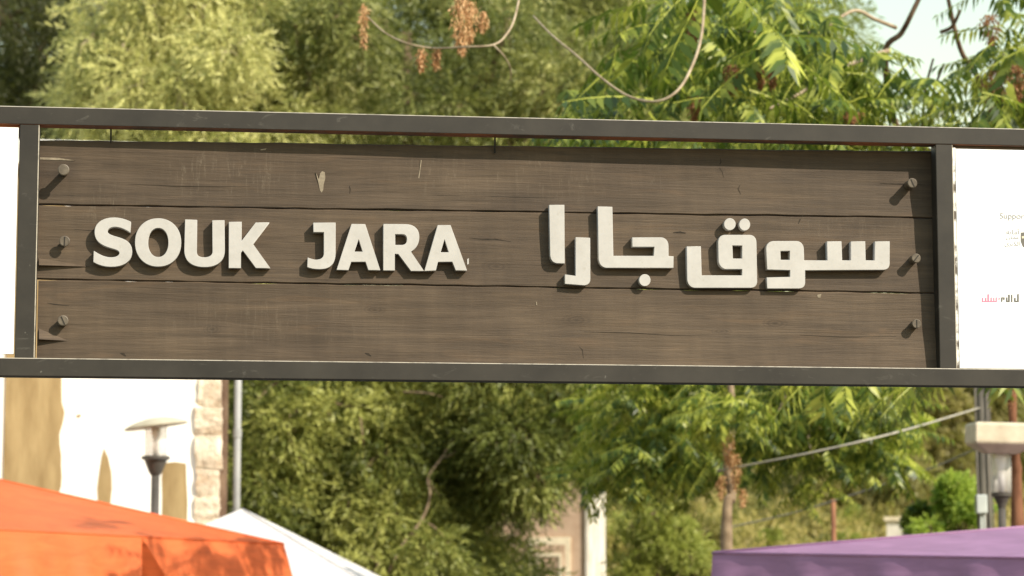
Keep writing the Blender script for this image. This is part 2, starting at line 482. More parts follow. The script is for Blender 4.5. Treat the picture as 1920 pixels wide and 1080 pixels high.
# three planks, each bowed and leaning a little
def plank_y(u, v):
    """depth of plank face: u 0..1 left to right, v 0..1 top to bottom"""
    return (1 - v) * ((1 - u) * 0.041 + u * 0.060) + v * ((1 - u) * 0.036 + u * 0.032)
PE = [((72, 262), (1757, 284)), ((72, 384), (1757, 409)), ((72, 524), (1757, 550)), ((72, 676), (1757, 695))]
VV = [0.0, 0.31, 0.65, 1.0]
def plank(i):
    nseg = 90
    (a0, a1), (b0, b1) = PE[i], PE[i + 1]
    vt, vb = VV[i], VV[i + 1]
    g = 0.0011
    ring = []
    ph = rng.uniform(0, 6, 8)
    for k in range(nseg + 1):
        u = k / nseg
        yt, yb = plank_y(u, vt), plank_y(u, vb)
        lip = (0.0012, -0.0014, -0.0026)[i]
        yt += lip; yb += lip
        pt = L(a0[0] + (a1[0] - a0[0]) * u, a0[1] + (a1[1] - a0[1]) * u, yt)
        pb = L(b0[0] + (b1[0] - b0[0]) * u, b0[1] + (b1[1] - b0[1]) * u, yb)
        jt = 0.0005 * math.sin(u * 17 + ph[0]) + 0.0005 * math.sin(u * 53 + ph[1]) + 0.0005 * math.sin(u * 131 + ph[2])
        jb = 0.0005 * math.sin(u * 15 + ph[3]) + 0.0005 * math.sin(u * 47 + ph[4]) + 0.0005 * math.sin(u * 119 + ph[5])
        zt = pt[2] - (g if i else 0) + jt
        zb = pb[2] + g + jb
        x = pt[0]
        cup = 0.0016
        c = 0.0022
        row = [(x, yb + c, zb), (x, yb, zb + c)]
        for q in (0.25, 0.5, 0.75):
            zz = zb + (zt - zb) * q
            yy = yb + (yt - yb) * q + cup * math.sin(math.pi * q) + 0.0006 * math.sin(u * 31 + q * 9 + ph[6])
            row.append((x, yy, zz))
        row += [(x, yt, zt - c), (x, yt + c, zt), (x, yt + 0.022, zt), (x, yb + 0.022, zb)]
        ring.append(row)
    v = [p for r in ring for p in r]
    n = len(ring[0])
    f = []
    for k in range(nseg):
        for j in range(n):
            j2 = (j + 1) % n
            f.append((k * n + j, k * n + j2, (k + 1) * n + j2, (k + 1) * n + j))
    f.append(tuple(range(n))); f.append(tuple(nseg * n + j for j in range(n - 1, -1, -1)))
    f = [tuple(reversed(q)) for q in f]
    o = mesh_py('plank', v, f, M['wood%d' % i], sign)
    return o
planks = [plank(i) for i in range(3)]

def face_y(px, py):
    u = (px - 72) / 1677.0
    v = (py - (262 + 22 * u)) / 405.0
    return plank_y(u, max(0, min(1, v)))

def skin_y(px, py):
    """front surface of the plank at a pixel, bow included"""
    u = (px - 72) / 1677.0
    e = [a[1] + (b_[1] - a[1]) * u for a, b_ in PE]
    i = 0 if py < e[1] else 1 if py < e[2] else 2
    q = 1 - (py - e[i]) / (e[i + 1] - e[i])
    q = max(0.0, min(1.0, q))
    return plank_y(u, VV[i]) * q + plank_y(u, VV[i + 1]) * (1 - q) + (0.0012, -0.0014, -0.0026)[i] + 0.0016 * math.sin(math.pi * q)

# ---- letters
def path(cmds, tr):
    """M/L/C commands to a list of points"""
    out = []
    cur = None
    for c in cmds:
        if c[0] in 'ML':
            cur = tr(c[1], c[2]); out.append(cur)
        else:
            p0 = np.array(cur); p1, p2, p3 = (np.array(tr(c[k], c[k + 1])) for k in (1, 3, 5))
            for k in range(1, 11):
                s = k / 10
                out.append(tuple(p0 * (1 - s) ** 3 + 3 * p1 * s * (1 - s) ** 2 + 3 * p2 * s * s * (1 - s) + p3 * s ** 3))
            cur = tuple(p3)
    return out

def parse(s):
    tok = s.replace(',', ' ').split()
    out, i = [], 0
    while i < len(tok):
        k = tok[i]; n = 6 if k == 'C' else 2
        out.append((k, *[float(x) for x in tok[i + 1:i + 1 + n]])); i += 1 + n
    return out

def solid(name, loops_px, yface, depth, mat, parent, bev=0.0007):
    """outline loops in photo pixels, set on the sign at depth yface and as thick as depth"""
    cu = bpy.data.curves.new(name, 'CURVE')
    cu.dimensions = '2D'; cu.fill_mode = 'BOTH'
    cu.extrude = depth / 2 - bev; cu.bevel_depth = bev; cu.bevel_resolution = 1; cu.offset = -bev
    for lp in loops_px:
        sp = cu.splines.new('POLY')
        sp.points.add(len(lp) - 1)
        for q, (px, py) in zip(sp.points, lp):
            c = L(px, py, yface)
            q.co = (c[0], c[2], 0, 1)
        sp.use_cyclic_u = True
    tmp = bpy.data.objects.new(name, cu)
    COL.objects.link(tmp)
    dg = bpy.context.evaluated_depsgraph_get()
    me = bpy.data.meshes.new_from_object(tmp.evaluated_get(dg))
    bpy.data.objects.remove(tmp); bpy.data.curves.remove(cu)
    me.name = name
    me.materials.clear()
    n = len(me.vertices)
    co = np.empty(n * 3, np.float32); me.vertices.foreach_get('co', co); co = co.reshape(-1, 3)
    new = np.stack([co[:, 0], yface + depth / 2 - co[:, 2], co[:, 1]], 1)
    me.vertices.foreach_set('co', new.ravel()); me.update()
    return link(name, me, mat, parent)

def oval(cx, cy, rx, ry, e=2.0, n=48):
    out = []
    for k in range(n):
        a = 2 * math.pi * k / n
        c, s = math.cos(a), math.sin(a)
        out.append((cx + rx * math.copysign(abs(c) ** (2 / e), c), cy + ry * math.copysign(abs(s) ** (2 / e), s)))
    return out

def crop(ox, oy, sc): return lambda x, y: (ox + x / sc, oy + y / sc)
c1, c2, c3, c4 = crop(165, 395, 8.64), crop(335, 395, 8.64), crop(565, 400, 8.64), crop(715, 400, 8.64)
c5, c6 = crop(1000, 370, 5.333), crop(1340, 370, 5.333)
LET = [
 (c1, ['M 695,180 C 620,140 520,110 420,110 C 220,110 105,210 105,345 C 105,480 190,545 320,590 C 380,610 440,625 470,640 C 500,655 515,675 505,700 C 490,740 430,755 370,755 C 280,755 190,715 95,650 L 85,830 C 170,885 270,910 380,910 C 580,910 715,820 715,660 C 715,540 640,480 540,445 C 480,425 400,405 360,385 C 325,370 310,345 320,320 C 335,280 390,260 450,262 C 540,268 620,310 690,360']),
 (c1, [oval(1135, 515, 375, 392, 2.12), oval(1138, 515, 163, 235, 2.15)]),
 (c2, ['M 105,140 L 300,150 L 295,670 C 295,730 340,755 415,755 C 500,755 548,720 548,660 L 545,155 L 742,155 L 748,640 C 748,820 620,915 420,915 C 210,915 90,820 90,640']),
 (c2, ['M 815,180 L 1020,180 L 1020,490 L 1250,190 L 1470,190 L 1205,540 L 1485,930 L 1250,930 L 1040,645 L 1010,680 L 1010,930 L 810,930']),
 (c3, ['M 195,150 L 555,150 L 555,640 C 555,820 470,905 300,905 C 220,905 150,895 95,870 L 105,715 C 150,735 200,750 240,750 C 320,750 365,715 365,640 L 365,305 L 195,305']),
 (c3, ['M 815,170 L 1035,175 L 1280,920 L 1085,920 L 1040,785 L 810,785 L 765,920 L 570,915', 'M 930,420 L 995,620 L 860,620']),
 (c4, ['M 35,170 L 400,175 C 540,180 615,260 615,380 C 615,490 570,570 480,620 L 692,932 L 480,935 L 275,660 L 220,655 L 220,925 L 30,925', 'M 225,335 L 340,338 C 390,340 415,370 415,420 C 415,480 385,510 330,512 L 225,512']),
 (c4, ['M 915,190 L 1120,190 L 1390,925 L 1205,925 L 1150,785 L 920,785 L 885,925 L 696,935', 'M 1025,420 L 1095,630 L 960,630']),
 (c5, ['M 160,75 L 310,75 L 315,660 L 240,660 C 190,655 170,620 168,570']),
 (c5, ['M 425,398 L 568,405 L 570,820 C 570,860 540,882 500,880 L 315,865 L 318,770 L 425,785']),
 (c5, ['M 645,90 L 790,95 L 800,585 L 1205,585 L 1210,495 L 990,495 L 990,400 L 1270,400 C 1325,400 1352,440 1352,490 L 1352,587 L 1402,590 L 1402,705 L 730,705 C 680,700 655,660 652,610']),
 (c5, [oval(1115, 828, 57, 60)]),
 (c6, ['M -278,490 L -138,490 L -130,780 L 275,780 L 275,718 L 110,718 C 65,710 38,670 38,620 L 35,450 C 35,400 65,375 105,375 L 350,375 C 395,378 418,410 418,450 L 425,840 C 425,880 400,905 360,905 L -200,905 C -250,900 -272,860 -275,820', 'M 178,480 L 275,482 L 275,612 L 182,612']),
 (c6, [oval(152, 268, 58, 60)]),
 (c6, [oval(300, 272, 55, 60)]),
 (c6, ['M 590,437 L 820,437 C 865,440 890,475 892,515 L 895,630 L 1130,630 L 1125,440 L 1268,440 L 1275,630 L 1365,630 L 1363,440 L 1505,440 L 1510,630 L 1602,630 L 1605,440 L 1750,440 L 1750,660 C 1750,700 1730,722 1690,725 L 905,728 L 905,850 C 905,890 880,912 840,912 L 525,912 L 522,800 L 755,795 L 755,728 L 525,722 L 515,520 C 515,470 540,440 590,437', 'M 658,535 L 752,535 L 752,625 L 660,625']),
]
LET_T = 0.021
for tr, loops in LET:
    pl = []
    for lp in loops:
        pl.append([tr(x, y) for x, y in lp] if isinstance(lp, list) else path(parse(lp), tr))
    cx = sum(p[0] for p in pl[0]) / len(pl[0]); cy = sum(p[1] for p in pl[0]) / len(pl[0])
    yf = face_y(cx, cy) - LET_T
    solid('letter_dot' if len(loops) == 1 and isinstance(loops[0], list) else 'letter', pl, yf + rng.uniform(-0.001, 0.001), LET_T + 0.002, M['letter'], sign)

# ---- slotted screws standing proud of the planks
def screw(px, py, out, r, ang, head=True):
    yf = face_y(px, py)
    c = L(px, py, yf - out)
    mb = MB()
    y0 = c[1]
    prof = [(0.0, r * 0.86), (0.0012, r), (0.0045, r), (0.0055, r * 0.62 if head else r * 0.9), (out + 0.006, r * 0.62 if head else r * 0.88)]
    n = 20
    vv, ff = [], []
    for dy, rr in prof:
        for k in range(n):
            a = 2 * math.pi * k / n
            vv.append((c[0] + rr * math.cos(a), y0 + dy, c[2] + rr * math.sin(a)))
    for i in range(len(prof) - 1):
        for k in range(n):
            ff.append((i * n + k, i * n + (k + 1) % n, (i + 1) * n + (k + 1) % n, (i + 1) * n + k))
    ff.append(tuple(range(n - 1, -1, -1)))
    o = mesh_py('screw', vv, [tuple(f) for f in ff], M['bolt'], sign)
    if ang is not None:
        ca, sa = math.cos(ang), math.sin(ang)
        hl, hw = r * 0.82, r * 0.11
        q = []
        for yy in (y0 - 0.0006, y0 + 0.002):
            for a, bb in ((-hl, -hw), (hl, -hw), (hl, hw), (-hl, hw)):
                q.append((c[0] + a * ca - bb * sa, yy, c[2] + a * sa + bb * ca))
        mesh_py('slot', q, [(0, 1, 2, 3), (7, 6, 5, 4), (0, 4, 5, 1), (1, 5, 6, 2), (2, 6, 7, 3), (3, 7, 4, 0)], M['bolt_dark'], o)
for a in ((119, 318, 0.050, 0.0138, None, True), (121, 452, 0.026, 0.0130, 1.55, True), (118, 601, 0.024, 0.0130, 2.0, False),
          (1711, 343, 0.040, 0.0125, 2.0, False), (1718, 484, 0.034, 0.0118, 0.9, False), (1719, 607, 0.026, 0.0118, 1.6, False)):
    screw(*a)

# thin hanging screws between upper beam and top plank
for px, y0, y1 in ((208, 232, 266), (928, 252, 279)):
    a = L(px, y0, 0.035); bb = L(px, y1 + 8, 0.047)
    mb = MB(); mb.tube([a, bb], 0.0022, 6)
    mb.build('hanger_screw', M['bolt_dark'], sign)

# ---- splits at the plank ends: a lifted sliver of wood over a shadowed crack
def sliver(pts, lift, mat):
    """pts: top-left, bottom-left, right tip in pixels"""
    (ax, ay), (bx, by), (tx, ty) = pts
    y = face_y(bx, by)
    A, B, T = L(ax, ay, y - 0.001), L(bx, by, y - lift), L(tx, ty, y - 0.0012)
    B2 = (B[0], y + 0.004, B[2] + 0.002); A2 = (A[0], y + 0.004, A[2]); T2 = (T[0], y + 0.004, T[2])
    mesh_py('splinter', [A, B, T, A2, B2, T2], [(0, 1, 2), (1, 4, 5, 2), (0, 3, 4, 1), (3, 5, 4), (0, 2, 5, 3)], mat, sign)
sliver([(73, 484), (73, 497), (168, 500)], 0.015, M['wood1'])
sliver([(73, 616), (73, 636), (128, 639)], 0.018, M['wood2'])

def chip(pts, mat=None):
    cx = sum(p[0] for p in pts) / len(pts); cy = sum(p[1] for p in pts) / len(pts)
    y = min(skin_y(x, yy) for x, yy in pts) - 0.0008
    v = [L(x, yy, y) for x, yy in pts]
    n = len(v)
    v2 = [(p[0], p[1] + 0.0065, p[2]) for p in v]
    f = [tuple(range(n - 1, -1, -1))] + [(k, (k + 1) % n, n + (k + 1) % n, n + k) for k in range(n)]
    mesh_py('paint_chip', v + v2, f, mat or M['chip'], sign)
chip([(592, 323), (596, 332), (598, 336), (600, 325), (604, 321), (609, 323), (610, 334), (607, 345), (606, 356), (603, 361), (600, 357), (597, 343)])
chip([(789, 300), (790.6, 300), (788.6, 318), (786, 334), (784.4, 334), (787, 317)])
chip([(75, 295), (110, 296), (140, 301), (100, 300), (75, 299)])
chip([(489, 280), (500, 278), (498, 281), (488, 282)])
chip([(1532, 553), (1540, 551), (1538, 559), (1533, 558)])
chip([(876, 486), (879, 484), (879, 495), (876, 496)], M['letter'])
def crack(pts, wd):
    """hair crack: a dark sliver that follows the points"""
    n = len(pts)
    up_, dn = [], []
    for i, (x, y) in enumerate(pts):
        x0, y0 = pts[max(i - 1, 0)]; x1, y1 = pts[min(i + 1, n - 1)]
        l_ = math.hypot(x1 - x0, y1 - y0); nx, ny = -(y1 - y0) / l_, (x1 - x0) / l_
        k = wd * math.sin(math.pi * (0.08 + 0.84 * i / (n - 1))) / 2
        up_.append(L(x + nx * k, y + ny * k, skin_y(x, y) - 0.0006)); dn.append(L(x - nx * k, y - ny * k, skin_y(x, y) - 0.0006))
    f = [(i, i + 1, n + i + 1, n + i) for i in range(n - 1)]
    mesh_py('crack', up_ + dn, [tuple(reversed(q)) for q in f], M['crack'], sign)
for pts, wd in (([(1350, 296), (1352, 304), (1347, 312), (1354, 322), (1357, 333)], 2.2), ([(1388, 346), (1384, 354), (1389, 364)], 2.0),
                ([(880, 446), (905, 449), (930, 449), (958, 453)], 2.6), ([(1262, 436), (1275, 435), (1286, 437)], 3.0),
                ([(1086, 650), (1092, 656), (1094, 672)], 1.8), ([(88, 568), (105, 571), (130, 573)], 2.4), ([(140, 430), (175, 433), (205, 431), (215, 434)], 2.0),
                ([(1505, 404), (1500, 412), (1497, 420)], 2.4), ([(1650, 344), (1690, 345), (1735, 347)], 2.2), ([(226, 662), (232, 664), (236, 668)], 5.0), ([(684, 662), (690, 664), (696, 668)], 5.0),
                ([(655, 348), (657, 355), (656, 363)], 2.0), ([(300, 385), (420, 387), (520, 388), (560, 391)], 1.8), ([(1095, 622), (1180, 624), (1260, 629), (1330, 628)], 1.3), ([(1500, 628), (1580, 632), (1680, 631)], 1.6),
                ([(820, 366), (940, 369), (1040, 371)], 1.3), ([(240, 345), (330, 349), (470, 350)], 1.2)):
    crack(pts, wd)
chip([(1005, 566), (1007, 566), (1007, 572), (1005, 572)])

# ---- white panels at both sides
def panel(x0, x1, z0, z1):
    mb = MB(); mb.box(x0, x1, 0.006, 0.012, z0, z1)
    return mb.build('panel', M['vinyl'], sign, bevel=0.0006)
zl1, zl0 = L(30, 239, 0.006)[2], L(28, 664, 0.006)[2]
panel(-XE + 0.001, pxl0 - 0.002, zl0, zl1)
zr1, zr0 = L(1800, 279, 0.006)[2], L(1800, 690.5, 0.006)[2]
rp = panel(pxr1 + 0.0075, XE - 0.001, max(zr0, z_bb1 + 0.001), zr1)
mb = MB(); mb.box(pxr1 + 0.0004, pxr1 + 0.0085, 0.0075, 0.0135, z_bb1 + 0.001, zr1 + 0.003)
mb.build('edge_strip', M['vinyl_edge'], sign)
mb = MB(); mb.box(pxr1 + 0.001, XE - 0.002, 0.014, 0.03, zr1 - 0.02, z_tb0 + 0.001)
mb.build('batten', M['wood0'], sign)
mb = MB(); mb.box(-XE + 0.002, pxl0 - 0.001, 0.014, 0.03, zl1 - 0.02, z_tb0 + 0.001)
mb.build('batten', M['primer'], sign)

def text(body, px, py, hpx, wpx, mat, name):
    cu = bpy.data.curves.new(name, 'FONT'); cu.body = body; cu.size = 1.0
    tmp = bpy.data.objects.new(name, cu); COL.objects.link(tmp)
    dg = bpy.context.evaluated_depsgraph_get()
    me = bpy.data.meshes.new_from_object(tmp.evaluated_get(dg))
    bpy.data.objects.remove(tmp); bpy.data.curves.remove(cu)
    n = len(me.vertices)
    if n == 0: return
    co = np.empty(n * 3, np.float32); me.vertices.foreach_get('co', co); co = co.reshape(-1, 3)
    lo, hi = co.min(0), co.max(0)
    A, B = L(px, py + hpx, 0.005), L(px + wpx, py, 0.005)
    X = A[0] + (co[:, 0] - lo[0]) / (hi[0] - lo[0]) * (B[0] - A[0])
    Z = A[2] + (co[:, 1] - lo[1]) / (hi[1] - lo[1]) * (B[2] - A[2])
    me.vertices.foreach_set('co', np.stack([X, np.full(n, 0.0052), Z], 1).astype(np.float32).ravel()); me.update()
    me.materials.clear()
    link(name, me, mat, rp)
text('Support', 1875, 400, 13, 51, M['ink_grey'], 'printed_word')
text('\ufe94\ufee7\ufe8e\ufee3\ufe83', 1887, 428, 11, 24, M['ink_grey'], 'printed_word')
text('\ufee5\ufe8e\ufee4\ufecb', 1887, 441, 9, 24, M['ink_grey'], 'printed_word')
text('\ufeef\ufeae\ufe92\ufedc\ufedf\ufe8d', 1884, 452, 11, 28, M['ink_grey'], 'printed_word')
def flat(pts, mat, name, y=0.0053):
    v = [L(x, yy, y) for x, yy in pts]
    mesh_py(name, v, [tuple(range(len(v)))], mat, rp)
flat([(1914, 436), (1940, 434), (1942, 452), (1938, 462), (1927, 468), (1918, 462), (1914, 452)], M['ink_dark'], 'printed_crest')
flat([(1916, 443), (1940, 441), (1940, 446), (1916, 447)], M['cream_trim'], 'printed_crest_band', 0.0049)
lg = lambda x, y: (1830 + x / 21.33, 540 + y / 21.33)
def bars(lst, mat, name):
    v, f = [], []
    for x0, x1, y0, y1 in lst:
        k = len(v)
        v += [L(*lg(x, y), 0.0052) for x, y in ((x0, y1), (x1, y1), (x1, y0), (x0, y0))]
        f.append((k, k + 1, k + 2, k + 3))
    mesh_py(name, v, f, mat, rp)
bars([(235, 290, 380, 520), (360, 420, 390, 520), (460, 525, 240, 520), (585, 640, 370, 520), (695, 740, 380, 520), (790, 840, 370, 560), (235, 790, 520, 560), (900, 965, 400, 460)], M['ink_pink'], 'printed_logo')
bars([(1005, 1060, 370, 550), (1060, 1150, 370, 410), (1090, 1150, 410, 470), (1205, 1260, 370, 560), (1290, 1355, 260, 510), (1260, 1355, 510, 560), (1405, 1460, 260, 560), (1530, 1590, 390, 510), (1530, 1640, 510, 560), (1650, 1715, 240, 560)], M['ink_dark'], 'printed_logo')

# ------------------------------------------------------------------ building with sunlit plaster
BY = 22.0; BPSI = rad(9)
BO = P(425, 700, BY)
bld = empty('plastered_building', (BO.x, BO.y, 0), BPSI)
tag(bld, 'old plastered building with cream wall and rough stone corner behind the orange canopy', 'building')
def BL(px, py, y=0.0):
    r = ray(px, py); n = np.array([-math.sin(BPSI), math.cos(BPSI), 0])
    o3 = np.array([BO.x, BO.y, 0])
    t_ = (y + o3 @ n) / (r @ n)
    p = r * t_ - o3
    return np.array([p[0] * math.cos(BPSI) + p[1] * math.sin(BPSI), y, p[2] + CAMZ])
BH = 5.3
xq0 = BL(352, 900)[0]; xo = BL(113, 900)[0]
mb = MB(); mb.box(-7.0, -0.06, 0, 4.0, 0, BH); mb.build('wall', M['plaster'], bld)
mb = MB(); mb.box(-7.1, 0.06, -0.12, 4.1, BH + 0.002, BH + 0.22); mb.build('parapet', M['plaster'], bld, bevel=0.02)
# thin ochre layer with a ragged edge
xa = BL(6, 900)[0]
n = 60
v, f = [], []
for k in range(n + 1):
    z = 0.05 + (BH - 0.06) * k / n
    j = 0.012 * math.sin(k * 2.1) + 0.010 * math.sin(k * 5.3 + 1) + rng.uniform(-0.012, 0.012)
    for x in (xa, xo + j):
        v.append((x, -0.015, z)); v.append((x, 0.004, z))
for k in range(n):
    a, c = k * 4, (k + 1) * 4
    f += [(a, a + 2, c + 2, c), (a + 2, a + 3, c + 3, c + 2), (a + 1, a, c, c + 1)]
f += [(0, 1, 3, 2), (n * 4, n * 4 + 2, n * 4 + 3, n * 4 + 1)]
mesh_py('ochre_layer', v, f, M['ochre'], bld)
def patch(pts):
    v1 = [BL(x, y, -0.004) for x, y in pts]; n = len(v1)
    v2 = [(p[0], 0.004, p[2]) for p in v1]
    mesh_py('ochre_patch', v1 + v2, [tuple(range(n - 1, -1, -1))] + [(k, (k + 1) % n, n + (k + 1) % n, n + k) for k in range(n)], M['ochre'], bld)  # thin ochre plates set on the wall
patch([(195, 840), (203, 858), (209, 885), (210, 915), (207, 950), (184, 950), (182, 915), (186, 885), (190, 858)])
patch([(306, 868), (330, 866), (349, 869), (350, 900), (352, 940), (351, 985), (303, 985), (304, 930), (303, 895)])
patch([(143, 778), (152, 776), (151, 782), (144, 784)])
# corner stones
z = 0.02; k = 0
while z < BH - 0.1:
    h = rng.uniform(0.17, 0.31)
    x0 = xq0 + rng.uniform(-0.05, 0.08)
    mb = MB(); mb.box(x0, -0.05 + rng.uniform(-0.02, 0.02), -0.022 - rng.uniform(0, 0.02), 0.3, z, z + h - 0.006)
    o = mb.build('corner_stone', M['stone'], bld)
    bm = bmesh.new(); bm.from_mesh(o.data)
    bmesh.ops.subdivide_edges(bm, edges=bm.edges[:], cuts=3, use_grid_fill=True)
    cx_, cz_ = x0 / 2 - 0.025, z + h / 2
    for v_ in bm.verts:
        ex = abs(v_.co.x - cx_) / (abs(x0) / 2); ez = abs(v_.co.z - cz_) / (h / 2)
        if v_.co.y < 0: v_.co.y += 0.035 * max(0, ex ** 4 + ez ** 4 - 0.55) * 0.8
        v_.co += Vector(rng.uniform(-0.010, 0.010, 3).tolist())
    bm.to_mesh(o.data); bm.free()
    z += h; k += 1
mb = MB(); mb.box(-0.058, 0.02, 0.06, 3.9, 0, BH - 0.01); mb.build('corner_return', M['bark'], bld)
# drain pipe standing off the corner
pb = BL(444, 900, 0.03)
mb = MB(); mb.tube([(pb[0], 0.03, 0.0), (pb[0], 0.03, BH)], 0.030, 14); dp = mb.build('drain_pipe', M['pipe'], bld, smooth=True)
for zc in (0.9, BL(444, 812)[2], BL(444, 812)[2] + 1.6):
    mb = MB(); mb.tube([(pb[0], 0.03, zc - 0.035), (pb[0], 0.03, zc + 0.035)], 0.036, 14); mb.build('pipe_joint', M['pipe'], dp)

# ------------------------------------------------------------------ lamps
def lamp(label, px, d, y_hat, y_g0, y_g1, y_c, hat_r, hat_prof, glass_r, stem_r, tilt, hatmat, collar=(0.1, 0.04), square=False):
    base = P(px, y_hat, d)
    r_ = empty('street_lamp', (base.x, base.y, 0)); tag(r_, label, 'street lamp')
    zz = lambda y: P(px, y, d).z
    mb = MB(); mb.lathe([(stem_r * 2.4, 0.0), (stem_r * 2.4, 0.12), (stem_r * 1.5, 0.18), (stem_r * 1.15, 0.9), (stem_r, zz(y_c))], 18)
    mb.build('stem', M['lamp_dark'], r_, True)
    mb = MB(); mb.lathe([(stem_r, zz(y_c) - 0.01), (collar[1] * 1.2, zz(y_c) + 0.02), (collar[0] * 0.8, zz(y_g1) - 0.03), (collar[0], zz(y_g1) - 0.022), (collar[0], zz(y_g1)), (collar[0] * 0.9, zz(y_g1) + 0.004)], 24)
    mb.build('collar', M['lamp_dark'], r_)
    mb = MB(); mb.lathe([(glass_r, zz(y_g1) + 0.003), (glass_r * 1.02, (zz(y_g1) + zz(y_g0)) / 2), (glass_r, zz(y_g0))], 24)
    mb.build('glass_shade', M['glass'], r_, True)
    mb = MB(); mb.lathe([(0.022, zz(y_g1) + 0.006), (0.022, zz(y_g0) - 0.1), (0.035, zz(y_g0) - 0.06), (0.035, zz(y_g0) - 0.01)], 12)
    mb.build('bulb_holder', M['white_metal'], r_, True)
    mb = MB(); mb.lathe([(a * 1.41, z) for a, z in hat_prof] if square else hat_prof, 4 if square else 32)
    if square: mb.v = [(x * .7071 - y * .7071, x * .7071 + y * .7071, z) for x, y, z in mb.v]
    h = mb.build('cap', hatmat, r_, not square, bevel=0.008 if square else 0.0)
    h.location = (0, 0, zz(y_g0)); h.rotation_euler = (rad(2), rad(tilt), 0)
    return r_
lamp('mushroom lamp with thin tilted cap on a dark stem before the cream wall', 293, 20.8, 790, 800, 856, 890, 0.25,
     [(0.235, -0.004), (0.25, 0.0), (0.25, 0.008), (0.21, 0.030), (0.15, 0.052), (0.08, 0.066), (0.02, 0.070)], 0.088, 0.033, -8.0, M['lamp_hat'], (0.112, 0.045))
lamp('street lamp with thick pale cap and frosted shade above the purple canopy', 1875, 17.0, 800, 849, 924, 950, 0.2,
     [(0.10, -0.006), (0.19, 0.05), (0.197, 0.06), (0.197, 0.178), (0.185, 0.187)], 0.064, 0.024, 1.5, M['cap_cream'], (0.062, 0.026), True)

# ------------------------------------------------------------------ utility pole, cables
up_ = P(1842, 900, 20.5)
pole = empty('utility_pole', (up_.x, up_.y, 0)); tag(pole, 'weathered grey utility pole with cables and a meter box behind the pale lamp', 'utility pole')
mb = MB(); mb.tube([(0, 0, 0), (0.01, 0, 3), (0.0, 0, 4.6)], [0.062, 0.055, 0.05], 12); mb.build('shaft', M['pole'], pole, True)
for dx, rr in ((-0.045, 0.008), (0.04, 0.009), (0.064, 0.007)):
    mb = MB(); mb.tube(smooth_path([(dx, -0.055, 0.3), (dx + 0.01, -0.062, 1.7), (dx - 0.008, -0.056, 3.0), (dx, -0.055, 4.4)], 4), rr, 6); mb.build('cable_run', M['pole'], pole, True)
zb_ = P(1840, 945, 20.4).z
mb = MB(); mb.box(-0.075, 0.01, -0.14, -0.062, zb_ - 0.075, zb_ + 0.07); bx_ = mb.build('meter_box', M['box_grey'], pole, bevel=0.008)
mb = MB(); mb.tube([(-0.035, -0.1, 0.3), (-0.035, -0.1, zb_ - 0.07)], 0.012, 8); mb.tube([(-0.01, -0.1, 0.3), (-0.01, -0.1, zb_ - 0.07)], 0.009, 8); mb.build('conduit', M['box_grey'], bx_)

def cable(pts, r, label):
    mb = MB(); mb.tube(smooth_path(pts, 6), r, 6)
    o = mb.build('overhead_cable', M['cable'], None, True); tag(o, label, 'cable')
cable([P(1345, 883, 18.15), P(1520, 849, 17.75), P(1680, 811, 18.0), P(1836, 765, 20.45)], 0.0072, 'pale cable slanting across the bright green tree to the utility pole')
cable([P(1362, 990, 24.0), P(1470, 966, 23.4), P(1570, 937, 22.8), P(1740, 880, 21.6), P(1838, 838, 20.5)], 0.0072, 'pale cable sagging low over the yellow hillside from a short pale post')
ps = P(1358, 1000, 24.0)
mb = MB(); mb.tube([(ps.x, ps.y, 0), (ps.x, ps.y, P(1358, 984, 24).z)], 0.034, 10)
o = mb.build('rail_post', M['pipe'], None, True); tag(o, 'short pale post at the purple canopy corner', 'post')
ps = P(1563, 1000, 22.9)
mb = MB(); mb.tube([(ps.x, ps.y, 0), (ps.x, ps.y, P(1563, 936, 22.9).z)], [0.026, 0.022], 8)
o = mb.build('wooden_stake', M['redbark'], None, True); tag(o, 'thin brown stake under the low sagging cable', 'post')

